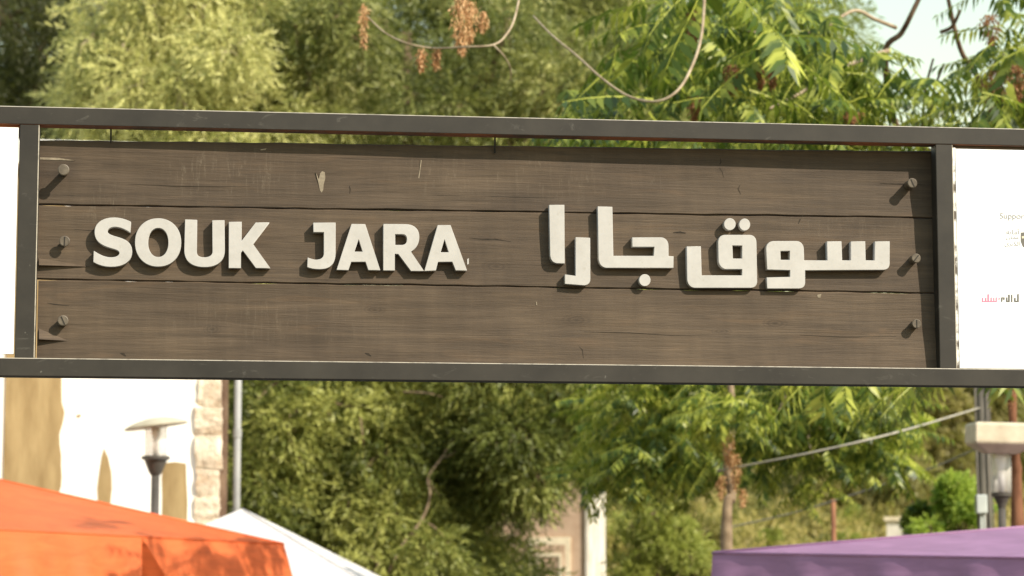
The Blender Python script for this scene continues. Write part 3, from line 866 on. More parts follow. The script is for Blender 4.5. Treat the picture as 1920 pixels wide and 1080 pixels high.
# ------------------------------------------------------------------ canopies
def canopy(label, corners, peak, val_h, mat, slit=None, sag=0.06, legs=True, zg=0.0, flare=0.0):
    cx = sum(c[0] for c in corners) / 4; cy = sum(c[1] for c in corners) / 4
    root = empty('canopy_tent', (cx, cy, 0)); tag(root, label, 'canopy')
    o3 = Vector((cx, cy, 0))
    cs = [Vector(c) - o3 for c in corners]; pk = Vector(peak) - o3
    n = 14
    for i in range(4):
        a, bb = cs[i], cs[(i + 1) % 4]
        v, idx, f = [], {}, []
        nrm = (bb - a).cross(pk - a).normalized()
        if nrm.z < 0: nrm = -nrm
        for r in range(n + 1):
            for c in range(n + 1 - r):
                s, q = c / n, r / n
                p = a + (bb - a) * s + (pk - a) * q
                w0, w1, w2 = 1 - s - q, s, q
                p = p - nrm * sag * 27 * w0 * w1 * w2
                p = p + nrm * 0.010 * math.sin(9 * s + 6 * q + i) * math.sin(5 * q + 7 * s) * min(1, 12 * w0 * w1 * (w2 + 0.2))
                idx[(r, c)] = len(v); v.append(p)
        for r in range(n):
            for c in range(n - r):
                f.append((idx[(r, c)], idx[(r, c + 1)], idx[(r + 1, c)]))
                if c < n - r - 1:
                    f.append((idx[(r, c + 1)], idx[(r + 1, c + 1)], idx[(r + 1, c)]))
        mesh_py('roof_panel', v, f, mat, root, True)
        # valance, hanging in soft folds; may be slit open
        spans = [(0.0, 0.0, 1.0, 1.0)]
        if slit and i == slit[0]:
            s0, d0, d1 = slit[1:]
            spans = [(0.0, 0.0, s0, s0 - d0), (s0, s0 + d1, 1.0, 1.0)]
        out = Vector((bb.y - a.y, -(bb.x - a.x), 0)).normalized()
        if out.dot((a + bb) / 2) < 0: out = -out
        for t0, b0, t1, b1 in spans:
            m_ = 60; v, f = [], []
            for k in range(m_ + 1):
                for j in range(5):
                    h = j / 4
                    s = (t0 + (t1 - t0) * k / m_) * (1 - h) + (b0 + (b1 - b0) * k / m_) * h
                    p = a + (bb - a) * s
                    wv = 0.016 * math.sin(s * 47 + i) + 0.012 * math.sin(s * 91 + 2 * i)
                    v.append(p + out * (0.006 + (wv + 0.02) * h + flare * math.sin(h * 1.4)) - Vector((0, 0, val_h * h)))
            for k in range(m_):
                for j in range(4):
                    q = k * 5 + j
                    f.append((q, q + 5, q + 6, q + 1))
            mesh_py('valance', v, f, mat, root, True)
        mb = MB(); mb.tube([a + Vector((0, 0, 0.004)), a.lerp(pk, 0.5) + Vector((0, 0, 0.003)), pk], 0.007, 6); mb.build('hip_seam', mat, root, True)
        mb = MB(); mb.tube([a + out * 0.008, bb + out * 0.008], 0.006, 6); mb.build('eave_seam', mat, root, True)
        if legs:
            leg = a.copy(); inw = Vector((-a.x, -a.y, 0)).normalized() * 0.06
            mb = MB(); mb.tube([(leg.x + inw.x, leg.y + inw.y, zg), (leg.x + inw.x, leg.y + inw.y, a.z - 0.02)], 0.02, 6)
            mb.build('leg', M['white_metal'], root)
    return root

R0 = P(531, 1020, 18.6)
canopy('orange canopy tent with a slit in its hanging valance beside the cream building',
       [(R0.x, R0.y, R0.z), (-3.6, 15.5, 2.165), (-6.7, 17.55, 2.2), (R0.x - 3.1, R0.y + 2.05, 2.2)],
       (-4.1, 18.1, P(-172, 861, 18.1).z), 0.42, M['orange'], (0, 0.405, 0.065, 0.05), 0.02, flare=0.10)
W0 = P(455, 955, 22.0)
canopy('white pointed canopy tent half hidden behind the orange canopy',
       [(W0.x + 1.2, W0.y - 1.35, 1.82), (W0.x - 1.35, W0.y - 1.2, 1.82), (W0.x - 1.2, W0.y + 1.35, 1.82), (W0.x + 1.35, W0.y + 1.2, 1.82)],
       (W0.x, W0.y, W0.z), 0.25, M['white_cloth'], None, 0.03)
Q0 = P(1338, 1033, 14.0)
Q0 = P(1338, 1037, 14.0)
canopy('purple canopy tent with shallow roof below the pale street lamp',
       [(Q0.x, Q0.y, Q0.z), (3.9, 11.9, 1.872), (6.0, 14.74, 1.98), (3.16, 16.84, 1.98)],
       (3.53, 14.4, P(2186, 966, 14.4).z), 0.24, M['purple'], None, 0.02)

# ------------------------------------------------------------------ houses beyond
hp = P(1098, 1000, 46.0)
hs = empty('stone_house', (hp.x, hp.y, 0), rad(-9)); tag(hs, 'pinkish stone house with cream window trim seen under the dark tree', 'house')
mb = MB(); mb.box(-5.0, 0, 0, 2.4, 0, 4.1); mb.build('front_wall', M['pink_wall'], hs)
mb = MB(); mb.box(0.002, 0.05, -0.05, 2.4, 0, 4.11); mb.build('side_wall', M['white_wall'], hs)
mb = MB(); mb.box(-5.1, 0.12, -0.12, 2.5, 4.12, 4.25); mb.build('roof', M['cream_trim'], hs)
for wx in (-0.62, -2.4):
    wn = MB(); wn.box(wx - 0.36, wx + 0.36, -0.06, 0.0, 1.2, 2.95); wf = wn.build('window_surround', M['cream_trim'], hs)
    wn = MB(); wn.box(wx - 0.27, wx + 0.27, -0.075, -0.062, 1.3, 2.82); wn.build('shutter', M['pink_wall'], wf)
    wn = MB(); wn.box(wx - 0.22, wx + 0.22, -0.10, -0.078, 2.62, 2.68); wn.box(wx - 0.22, wx - 0.17, -0.10, -0.078, 1.3, 2.618); wn.box(wx + 0.17, wx + 0.22, -0.10, -0.078, 1.3, 2.618)
    wn.build('shutter_trim', M['cream_trim'], wf)
hp = P(1712, 985, 56.0)
gz = ground_z(hp.x, hp.y)
hs = empty('white_house', (hp.x, hp.y, gz), rad(-10)); tag(hs, 'small white flat-roofed house at the foot of the hillside', 'house')
hz = P(1712, 976, 56).z - gz
mb = MB(); mb.box(-0.55, 0.35, 0, 2.0, -0.5, hz); mb.build('wall', M['white_wall'], hs)
mb = MB(); mb.box(-0.6, 0.4, -0.06, 2.06, hz + 0.002, hz + 0.08); mb.build('roof', M['cream_trim'], hs)
mb = MB(); mb.box(-0.2, 0.05, -0.02, 0.0, hz - 0.5, hz - 0.2); mb.build('window', M['pane'], hs)

def on_hill(px, py):
    """where the line of sight through a photo pixel meets the hillside"""
    d = 49.0
    while d < 200:
        p = P(px, py, d)
        if ground_z(p.x, p.y) >= p.z: return p
        d += 0.25
    return P(px, py, 120)

def rock(px, py, d, w_, h_, label):
    c = on_hill(px, py + 4)
    bm = bmesh.new(); bmesh.ops.create_icosphere(bm, subdivisions=3, radius=1.0)
    for v_ in bm.verts:
        k = 1 + 0.16 * math.sin(3.1 * v_.co.x + px) * math.cos(2.7 * v_.co.z + 1) + 0.08 * math.sin(7 * v_.co.y + 5 * v_.co.z)
        v_.co = Vector((v_.co.x * w_ * k, v_.co.y * w_ * k, v_.co.z * h_ * k))
    me = bpy.data.meshes.new('boulder'); bm.to_mesh(me); bm.free()
    o = link('boulder', me, M['rock']); o.location = (c.x, c.y, c.z); tag(o, label, 'boulder')
rock(1442, 960, 58, 0.28, 0.17, 'bright pale boulder on the yellow hillside above the low cable')
rock(1388, 955, 56, 0.14, 0.20, 'smaller pale boulder on the hillside near the short pale post')

# ------------------------------------------------------------------ feathery trees
def unit(a): return a / np.maximum(np.linalg.norm(a, axis=-1, keepdims=True), 1e-9)

def leaf_quads(base, d, nrm, ln, wd):
    """lance-shaped leaves: base point, direction, side vector -> 4 vertices each"""
    side = unit(np.cross(d, nrm)) * wd[:, None] * 0.5
    mid = base + d * (ln * 0.45)[:, None]
    tip = base + d * ln[:, None]
    v = np.stack([base, mid + side, tip, mid - side], 1)
    return v.reshape(-1, 3)

def feather(clumps, m, sp_len, lf_len, lf_w, droop=0.35, spread=0.8, flat=0.75):
    """leaves on short sprays that fill each clump: list of (centre, radius, sprays, tint)"""
    VS, VA = [], []
    for c, r, ns, tint in clumps:
        u = unit(rng.normal(size=(ns, 3)))
        rr = r * rng.uniform(0.30, 1.0, (ns, 1)) ** 0.5
        lob = 1 + 0.28 * np.sin(u[:, :1] * 5 + c[0] * 7) * np.cos(u[:, 2:] * 4 + c[1] * 5)
        off = u * rr * lob
        off[:, 2] *= flat
        pos = np.array(c) + off
        ax = unit(u * 0.9 + rng.normal(size=(ns, 3)) * 0.45 + np.array([0, 0, -droop]))
        L_ = sp_len * rng.uniform(0.6, 1.25, ns)
        tt = np.linspace(0.05, 1.0, m)
        base = pos[:, None, :] + ax[:, None, :] * (L_[:, None] * tt)[:, :, None]
        base[:, :, 2] -= (droop * 0.35 * L_[:, None] * tt ** 2)
        d = unit(ax[:, None, :] * 0.75 + rng.normal(size=(ns, m, 3)) * spread * 0.55)
        base = base.reshape(-1, 3); d = d.reshape(-1, 3)
        k = len(base)
        nr = unit(rng.normal(size=(k, 3)) * 0.95 + np.array([0.35, -0.5, 0.7]))
        ln = lf_len * rng.uniform(0.6, 1.3, k); wd = lf_w * rng.uniform(0.7, 1.3, k)
        VS.append(leaf_quads(base, d, nr, ln, wd))
        sv = np.clip(tint + rng.normal(size=(ns, 1)) * 0.10 + rng.normal(size=(ns, m)) * 0.06, 0, 1).reshape(-1)
        VA.append(np.repeat(sv, 4))
    V = np.concatenate(VS); A = np.concatenate(VA)
    Q = np.arange(len(V), dtype=np.int32).reshape(-1, 4)
    return V, Q, A

def clump_set(n, px, py, d, r, ns, tint=(0.3, 0.7), keep=None):
    out = []
    tries = 0
    while len(out) < n and tries < n * 30:
        tries += 1
        x, y, dd = rng.uniform(*px), rng.uniform(*py), rng.uniform(*d)
        if keep and not keep(x, y): continue
        p = P(x, y, dd)
        rr = rng.uniform(*r)
        hidden = 260 < y < 650          # stands behind the sign: fewer leaves will do
        k = int(ns * (rr / 0.5) ** 2 * (0.45 if hidden else 1.0))
        out.append(((p.x, p.y, p.z), rr, k, rng.uniform(*tint)))
    return out

def tree(name, label, clumps, leaf, bark, foot, top, tr, m=15, sp=0.30, ll=0.078, lw=0.017, droop=0.5, spread=0.62, nb=10, group=None, cat='tree', extra=None, crown_groups=None):
    root = empty(name, (foot[0], foot[1], ground_z(foot[0], foot[1]))); tag(root, label, cat, group)
    o3 = np.array([foot[0], foot[1], root.location.z])
    groups = crown_groups or [(clumps, leaf)]
    for cl, lf in groups:
        V, Q, A = feather(cl, m, sp, ll, lw, droop, spread)
        me = mesh_np('crown', V - o3, Q, A)
        o = link('crown', me, lf, root); tag(o, kind='stuff')
    tw = MB()
    for c, r, ns, _t in clumps:
        if len(clumps) < 12: break
        for _ in range(4):
            u = unit(rng.normal(size=3) + np.array([0, -0.4, 0]))
            a = np.array(c) - o3 - u * r * 0.3; e_ = np.array(c) - o3 + u * r * rng.uniform(0.7, 1.15) - np.array([0, 0, r * 0.25])
            md = (a + e_) / 2 + rng.normal(size=3) * r * 0.12
            rr_ = 0.0065 * (c[1] / 27)
            tw.tube([a, md, e_], [rr_, rr_ * 0.8, rr_ * 0.4], 3, False)
    if tw.v: tag(tw.build('twigs', bark, root), kind='stuff')
    t_ = Vector(top) - Vector(o3.tolist())
    mid = t_ * 0.5 + Vector((rng.uniform(-.25, .25), rng.uniform(-.2, .2), 0))
    mb = MB(); mb.tube(smooth_path([(0, 0, -0.3), mid * 0.5, mid, t_], 5), [tr * (1 - 0.72 * k / 15) for k in range(16)], 9)
    mb.build('trunk', bark, root, True)
    pick = list(rng.permutation(len(clumps))[:nb])
    for i in pick:
        c = Vector(clumps[i][0]) - Vector(o3.tolist())
        s = rng.uniform(0.45, 0.95)
        a = mid.lerp(t_, (s - 0.45) * 2) if s > 0.5 else mid
        md = a.lerp(c, 0.5) + Vector((rng.uniform(-.15, .15), rng.uniform(-.15, .15), rng.uniform(0.05, 0.3)))
        mb = MB(); mb.tube(smooth_path([a, md, c], 5), [tr * 0.36 * (1 - 0.8 * k / 10) for k in range(11)], 6)
        mb.build('branch', bark, root, True)
    return root, o3

def bough(root, o3, pts, r0, r1, mat, name='branch'):
    v = [Vector(p) - Vector(list(o3)) for p in pts]
    sp_ = smooth_path(v, 6); n_ = len(sp_)
    mb = MB(); mb.tube(sp_, [r0 + (r1 - r0) * k / (n_ - 1) for k in range(n_)], 7)
    return mb.build(name, mat, root, True)

# lit feathery tree above the sign's first letters
cl = clump_set(62, (160, 470), (-90, 300), (24.8, 27.6), (0.17, 0.36), 420, (0.4, 0.95)) + clump_set(22, (150, 480), (300, 620), (25.2, 27.2), (0.3, 0.5), 300, (0.4, 0.8))
rt, o3 = tree('feathery_tree', 'sunlit yellow-green feathery tree above the English letters', cl, M['leaf_feather'], M['palebark'], (-3.4, 27.2), P(300, 60, 26.8), 0.17)
bough(rt, o3, [P(205, 110, 25.4), P(228, 90, 25.2), P(245, 100, 25.3), P(262, 128, 25.6)], 0.016, 0.007, M['palebark'])
bough(rt, o3, [P(228, 90, 25.2), P(240, 70, 25.3), P(252, 45, 25.6)], 0.012, 0.006, M['palebark'])
bough(rt, o3, [P(205, 110, 25.4), P(180, 80, 25.5), P(165, 70, 25.7)], 0.010, 0.005, M['palebark'])

# broad feathery tree: crown over the sign, dark hanging skirt below it
up = clump_set(120, (450, 1250), (-90, 320), (25.6, 29.4), (0.17, 0.36), 420, (0.1, 0.8))
ov = clump_set(26, (500, 1250), (330, 640), (27.0, 29.0), (0.4, 0.6), 240, (0.3, 0.6))
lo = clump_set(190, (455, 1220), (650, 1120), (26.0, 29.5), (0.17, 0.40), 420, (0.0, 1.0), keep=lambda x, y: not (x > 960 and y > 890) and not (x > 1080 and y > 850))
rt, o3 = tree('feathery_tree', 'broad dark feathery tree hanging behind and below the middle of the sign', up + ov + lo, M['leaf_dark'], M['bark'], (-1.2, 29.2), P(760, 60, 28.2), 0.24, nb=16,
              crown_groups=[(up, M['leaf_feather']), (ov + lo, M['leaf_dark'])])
bough(rt, o3, [P(728, 1075, 25.9), P(752, 1025, 25.9), P(790, 975, 26.0), P(806, 930, 26.0), P(803, 895, 26.1), P(828, 858, 26.2), P(856, 815, 26.6)], 0.017, 0.009, M['midbark'])
bough(rt, o3, [P(790, 975, 26.0), P(822, 995, 26.1), P(856, 1040, 26.2)], 0.011, 0.006, M['midbark'])
bough(rt, o3, [P(803, 895, 26.1), P(812, 915, 26.1), P(826, 930, 26.3)], 0.007, 0.004, M['midbark'])
bough(rt, o3, [P(828, 858, 26.2), P(850, 850, 26.2), P(872, 826, 26.5)], 0.007, 0.004, M['midbark'])
bough(rt, o3, [P(675, 780, 25.9), P(680, 820, 25.9), P(683, 860, 26.2)], 0.010, 0.006, M['midbark'])
bough(rt, o3, [P(755, 735, 26.0), P(800, 737, 25.9), P(830, 745, 26.2)], 0.010, 0.006, M['midbark'])

# darker tree at the far left, in the shade of its neighbour
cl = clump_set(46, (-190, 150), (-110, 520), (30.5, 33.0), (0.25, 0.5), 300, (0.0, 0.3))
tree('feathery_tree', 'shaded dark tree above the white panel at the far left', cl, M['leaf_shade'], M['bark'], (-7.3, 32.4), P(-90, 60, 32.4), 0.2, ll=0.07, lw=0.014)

# trees further back that close the view
cl = clump_set(40, (-150, 560), (-120, 420), (36, 40), (0.6, 0.95), 200, (0.0, 0.35), keep=lambda x, y: not (60 < x < 130 and y < 90) and not (240 < x < 310 and y < 80))
tree('evergreen_tree', 'tall olive evergreen filling the gaps behind the sunlit tree', cl, M['leaf_dark'], M['bark'], (-5.5, 39), P(200, 60, 38.5), 0.28, m=10, sp=0.34, ll=0.10, lw=0.024)
cl = clump_set(40, (500, 1180), (-120, 420), (37, 41), (0.7, 1.05), 240, (0.1, 0.6))
tree('evergreen_tree', 'tall olive evergreen behind the broad tree above the Arabic letters', cl, M['leaf_dark'], M['bark'], (-0.8, 40), P(840, 60, 39), 0.28, m=10, sp=0.34, ll=0.10, lw=0.024)
cl = clump_set(44, (420, 1050), (640, 1130), (34, 37), (0.6, 0.95), 200, (0.0, 0.4), keep=lambda x, y: not (x > 890 and y > 830))
tree('evergreen_tree', 'dense shaded evergreen in the gap between building and dark tree', cl, M['leaf_dark'], M['bark'], (-1.6, 36), P(720, 600, 36), 0.22, m=10, sp=0.32, ll=0.10, lw=0.024)
cl = clump_set(40, (1140, 1660), (-110, 420), (33, 37), (0.5, 0.8), 200, (0.0, 0.7), keep=lambda x, y: not (x > 1560 and y < 90))
tree('light_tree', 'pale yellow-green tree glowing behind the leafy boughs at upper right', cl, M['leaf_yellow'], M['bark'], (P(1190, 900, 36).x, 36.0), P(1330, 160, 35.5), 0.085, m=10, sp=0.30, ll=0.09, lw=0.024)

# pines and bushes on the hillside
def hill_tree(name, label, px, py_foot, py_top, wpx, leaf, n, group=None, tint=(0.2, 0.8), ll=0.2, lw=0.05, cat='tree', foot=None, rk=1.0):
    f_ = foot or on_hill(px, py_foot)
    d = f_.y
    sc = d / 5000
    cl = []
    for k in range(n):
        q = rng.uniform(0.18, 1.0) if cat == 'tree' else rng.uniform(0.1, 1.0)
        wd = math.sin(math.pi * min(1, (q * 0.85 + 0.12))) * wpx / 2
        p = P(px + rng.uniform(-wd, wd), py_foot + (py_top - py_foot) * q, d + rng.uniform(-0.5, 0.5) * wpx * sc)
        r = wpx * sc * rng.uniform(0.14, 0.24) * rk
        cl.append(((p.x, p.y, p.z), r, int(110), rng.uniform(*tint)))
    return tree(name, label, cl, leaf, M['bark'], (f_.x, f_.y), P(px, py_foot + (py_top - py_foot) * 0.8, d), 0.05 * wpx * sc, m=9, sp=wpx * sc * 0.12, ll=ll * d / 70, lw=lw * d / 70, nb=5, group=group, cat=cat)
hill_tree('pine_tree', 'olive pine high on the hillside beside the cable', 1752, 940, 690, 190, M['leaf_olive'], 34, tint=(0.5, 1.0))
hill_tree('pine_tree', 'olive pine on the hillside directly behind the utility pole', 1850, 935, 660, 160, M['leaf_olive'], 30, tint=(0.3, 0.9))
hill_tree('pine_tree', 'low yellowish pine on the hillside behind the bright green tree', 1600, 960, 800, 220, M['leaf_olive'], 30, tint=(0.6, 1.0))
hill_tree('shrub', 'bright lime green shrub beside the utility pole above the purple canopy', 1790, 1075, 905, 130, M['leaf_hot'], 26, cat='shrub', foot=Vector((P(1790, 1000, 27).x, 27, 0)), ll=0.14, lw=0.05, tint=(0.3, 1.0))
hill_tree('shrub', 'dark green shrub beside the lime green shrub above the purple canopy', 1725, 1085, 955, 70, M['leaf_green'], 14, cat='shrub', foot=Vector((P(1725, 1000, 27.5).x, 27.5, 0)), ll=0.14, lw=0.05)
hill_tree('shrub', 'pale yellow-green shrub under the bright green tree beside the stone house', 1235, 1120, 945, 150, M['leaf_yellow'], 22, cat='shrub', foot=Vector((P(1235, 1000, 30).x, 30, 0)), ll=0.14, lw=0.045, tint=(0.3, 1.0))
hill_tree('shrub', 'olive shrub between the yellow-green shrub and the short pale post', 1312, 1120, 975, 110, M['leaf_olive'], 18, cat='shrub', foot=Vector((P(1312, 1000, 31).x, 31, 0)), ll=0.14, lw=0.045, tint=(0.5, 1.0))
sc_ = []
while len(sc_) < 330:
    p = on_hill(rng.uniform(1080, 1930), rng.uniform(840, 1085))
    sc_.append(((p.x, p.y, p.z + 0.1), rng.uniform(0.25, 0.6), 26, rng.uniform(0.2, 1.0)))
V, Q, A = feather(sc_, 8, 0.35, 0.20, 0.045, -0.5, 0.8, 0.5)
o = link('dry_scrub', mesh_np('dry_scrub', V, Q, A), M['scrub']); tag(o, 'dry yellow scrub covering the hillside', 'scrub', kind='stuff')
for i in range(34):
    px = rng.uniform(1130, 1750); py = rng.uniform(900, 1075)
    hill_tree('hill_bush', 'small dry yellow-green bush on the sunny hillside', px, py, py - rng.uniform(22, 44), rng.uniform(40, 80), M['leaf_olive' if i % 3 else 'leaf_yellow'], 7, 'dry bushes on the hillside', (0.4, 1.0), cat='bush', ll=0.16, lw=0.04, rk=1.3)

# ------------------------------------------------------------------ trees with long pinnate leaves
def frond(seed):
    r = np.random.default_rng(seed)
    Lr = 1.0
    n = 10
    V, Q, A = [], [], []
    def pt(s): return np.array([s * Lr, 0.05 * math.sin(3 * s + seed), -0.16 * s * s])
    for k in range(n):
        s = 0.16 + 0.80 * k / (n - 1)
        for sd in (-1, 1):
            p = pt(s + r.uniform(-0.012, 0.012))
            ln = 0.215 * (0.72 + 0.5 * math.sin(math.pi * (0.18 + 0.72 * s))) * r.uniform(0.85, 1.1)
            d = np.array([0.40 + r.uniform(-.12, .12), sd * (0.62 + r.uniform(-.12, .12)), -0.62 + r.uniform(-.22, .22)]); d /= np.linalg.norm(d)
            w_ = ln * 0.27
            up_v = np.array([0.1, -sd * 0.4, 1.0]); side = np.cross(d, up_v); side /= np.linalg.norm(side)
            nn = np.cross(side, d)
            a0 = p; m1 = p + d * ln * 0.36
            tip = p + d * ln + np.array([0, 0, -0.02])
            va = r.uniform(0.1, 0.8)
            b0 = len(V)
            V += [a0, m1 + side * w_ * 0.5 + nn * 0.012, tip, m1 - side * w_ * 0.5 + nn * 0.012]
            Q.append((b0, b0 + 1, b0 + 2, b0 + 3)); A += [va] * 4
    for k in range(4):
        p, q = pt(k / 4), pt((k + 1) / 4)
        b0 = len(V); w_ = 0.010 * (1 - 0.2 * k)
        V += [p + (0, 0, w_), q + (0, 0, w_ * .8), q - (0, 0, w_ * .8), p - (0, 0, w_)]; Q.append((b0, b0 + 1, b0 + 2, b0 + 3)); A += [0.9] * 4
    return np.array(V), np.array(Q), np.array(A)
FR = [frond(s) for s in range(6)]
FME = {}
def frond_mesh(k, mat):
    key = (k, mat.name)
    if key not in FME:
        V, Q, A = FR[k]
        me = mesh_np('leaf', V, Q, A); me.materials.append(mat); FME[key] = me
    return FME[key]

def rot_to(d, roll):
    """rotation whose x axis is d, z as upright as it can be, then rolled"""
    x = Vector(d).normalized()
    y = Vector((0, 0, 1)).cross(x)
    y = y.normalized() if y.length > 1e-4 else Vector((0, 1, 0))
    z = x.cross(y)
    m3 = Matrix((x, y, z)).transposed()
    return m3 @ Matrix.Rotation(roll, 3, 'X')

def pinnate_tree(label, foot, top, tr, bark, spots, leaf, kinks, branches, seeds, nmax=300):
    root = empty('pinnate_tree', (foot[0], foot[1], 0)); tag(root, label, 'tree')
    o3 = Vector((foot[0], foot[1], 0))
    t_ = Vector(top) - o3
    mb = MB(); tp_ = smooth_path([(0, 0, -0.2)] + [Vector(q) - o3 for q in kinks] + [t_], 5); mb.tube(tp_, [tr * (1 - 0.6 * k / len(tp_)) * (1 + 0.12 * math.sin(k * 1.7)) for k in range(len(tp_))], 10)
    mb.build('trunk', bark, root, True)
    for pts, r0, r1, mt in branches:
        bough(root, o3, pts, r0, r1, mt)
    # spots: (pos, dir, size, roll, rank) ; the largest showing become leaves of their own
    spots = sorted(spots, key=lambda s: s[4])
    VS, QS, AS = [], [], []
    nv = 0
    for i, (p, d, sz, roll, rank) in enumerate(spots):
        k = i % len(FR)
        R3 = rot_to(d, roll)
        if i < nmax and rank < 1:
            o = link('leaf', frond_mesh(k, leaf), None, root)
            o.matrix_local = Matrix.Translation(p - o3) @ R3.to_4x4() @ Matrix.Scale(sz, 4)
        else:
            V, Q, A = FR[k]
            VS.append(V * sz @ np.array(R3).T + np.array(p - o3)); QS.append(Q + nv); AS.append(np.clip(A + rng.uniform(-.1, .2), 0, 1)); nv += len(V)
    if VS:
        o = link('crown', mesh_np('crown', np.concatenate(VS), np.concatenate(QS), np.concatenate(AS)), leaf, root); tag(o, kind='stuff')
    for p, w_, h_, mt in seeds:
        n_ = int(90 + 900 * w_ * h_ / 0.02 * 0.2)
        c = np.array(p - o3)
        q = rng.uniform(0, 1, n_)
        wd = np.sin(np.pi * np.clip(q * 0.8 + 0.18, 0, 1)) * w_ * 0.5
        an = rng.uniform(0, 6.28, n_); rr = wd * rng.uniform(0.2, 1, n_)
        base = np.stack([c[0] + rr * np.cos(an), c[1] + rr * np.sin(an), c[2] - q * h_], 1)
        dd = unit(rng.normal(size=(n_, 3)) * 0.5 + np.array([0, 0, -0.9]))
        V = leaf_quads(base, dd, unit(rng.normal(size=(n_, 3))), rng.uniform(0.022, 0.038, n_), rng.uniform(0.006, 0.011, n_))
        link('seed_cluster', mesh_np('seed_cluster', V, np.arange(len(V)).reshape(-1, 4), np.repeat(rng.uniform(0, 1, n_), 4)), mt, root)
    return root

def spots_in(n, px, py, d, sz, keep=None, left=0.0, per=6):
    """leaves in drooping rosettes round the branch tips"""
    out = []
    tries = 0
    while len(out) < n and tries < 60 * n:
        tries += 1
        x, y, dd = rng.uniform(*px), rng.uniform(*py), rng.uniform(*d)
        if keep and rng.uniform() > keep(x, y): continue
        tip = P(x, y, dd)
        a0 = rng.uniform(0, 6.28)
        big = rng.uniform(*sz)
        inview = (-20 < x < 1940) and (-40 < y < 235 or 640 < y < 1080)
        for k in range(per):
            az = a0 + 2 * math.pi * k / per + rng.uniform(-0.5, 0.5)
            dv = Vector((math.cos(az) + left, math.sin(az) * 0.9, rng.uniform(-0.95, 0.10))).normalized()
            q = tip + Vector((rng.uniform(-.07, .07), rng.uniform(-.07, .07), rng.uniform(-.12, .06)))
            dep = dd + dv.y * big * 0.5
            rank = (0 if inview else 1) + min(0.99, max(0.0, (dep - d[0] + 0.3) / (d[1] - d[0] + 0.6)))
            out.append((q, dv, big * rng.uniform(0.75, 1.15), rng.uniform(-0.4, 0.4), rank))
    return out

def gap(x, y):
    """1 where the crown is closed, 0 in its openings"""
    if 1600 < x < 1850 and y < 95: return 0.0
    if 1560 < x < 1880 and y < 40: return 0.0
    if 1760 < x < 1850 and y < 235: return 0.12
    if x > 1560 and y < 120: return 0.5
    if x < 1100 and y < 120: return 0.0
    if x < 1180 and y < 60: return 0.1
    if x < 1300 and y < 110: return 0.45
    return 1.0
sp1 = spots_in(310, (1060, 1990), (-120, 240), (13.0, 16.0), (0.36, 0.56), gap, -0.15)
sp1 += spots_in(120, (1180, 2050), (250, 700), (14.0, 16.5), (0.42, 0.62), None, -0.2)
sp1 += spots_in(40, (1400, 2150), (-480, -230), (13.0, 16.5), (0.42, 0.62), None, -0.2)
_st = rng.bit_generator.state
sp1 += spots_in(78, (1850, 1985), (-40, 210), (13.4, 15.4), (0.30, 0.44), None, 0.0)
sp1 += spots_in(42, (1480, 1640), (90, 215), (13.2, 15.0), (0.32, 0.46), None, 0.0)
rng.bit_generator.state = _st
dk = M['bark']; pl_ = M['palebark']
br1 = [
 ([P(1905, 330, 15.6), P(1840, 160, 15.0), P(1800, 90, 14.6), P(1770, -40, 14.4)], 0.022, 0.010, dk),
 ([P(1905, 330, 15.6), P(1700, 260, 15.2), P(1660, 105, 14.6), P(1690, 62, 14.5), P(1712, 20, 14.4), P(1750, -60, 14.4)], 0.020, 0.013, dk),
 ([P(1680, 52, 14.4), P(1640, 36, 14.3), P(1600, 20, 14.2), P(1540, 55, 14.0), P(1470, 66, 13.9), P(1400, 58, 13.7)], 0.012, 0.006, pl_),
 ([P(1665, 95, 14.4), P(1600, 118, 14.2), P(1560, 138, 14.0), P(1500, 175, 13.9), P(1440, 205, 13.8)], 0.014, 0.006, pl_),
 ([P(1765, 60, 14.4), P(1785, 50, 14.3), P(1800, 20, 14.2)], 0.012, 0.009, dk),
 ([P(1840, 160, 15.0), P(1865, 120, 14.6), P(1900, 90, 14.2), P(1940, 60, 14.0)], 0.014, 0.008, pl_),
 ([P(1880, 200, 14.8), P(1900, 215, 14.3), P(1925, 240, 14.0)], 0.010, 0.010, pl_),
 ([P(1730, 250, 14.6), P(1735, 170, 14.4), P(1750, 110, 14.3)], 0.009, 0.006, dk),
 ([P(1742, 250, 14.5), P(1748, 180, 14.4), P(1770, 120, 14.2)], 0.009, 0.006, dk),
 # the bare bough that loops down and up again, and the seed-bearing twig
 ([P(1000, 30, 13.4), P(1035, 66, 12.9), P(1082, 105, 12.6), P(1130, 148, 12.4), P(1180, 181, 12.3), P(1232, 190, 12.2), P(1272, 168, 12.2), P(1300, 118, 12.3), P(1316, 60, 12.4), P(1322, -30, 12.6)], 0.0045, 0.0075, pl_),
 ([P(688, 30, 12.6), P(720, 60, 12.5), P(760, 80, 12.4), P(810, 90, 12.4), P(870, 88, 12.3), P(925, 84, 12.3), P(950, 64, 12.4), P(966, 30, 12.5), P(980, -40, 12.7)], 0.0035, 0.0055, pl_),
 ([P(925, 84, 12.3), P(945, 105, 12.3), P(957, 128, 12.4), P(957, 150, 12.5)], 0.004, 0.0025, pl_),
 ([P(980, -40, 12.7), P(1150, -120, 13.2), P(1322, -30, 12.6), P(1500, -80, 13.6), P(1750, -60, 14.4)], 0.010, 0.014, pl_),
]
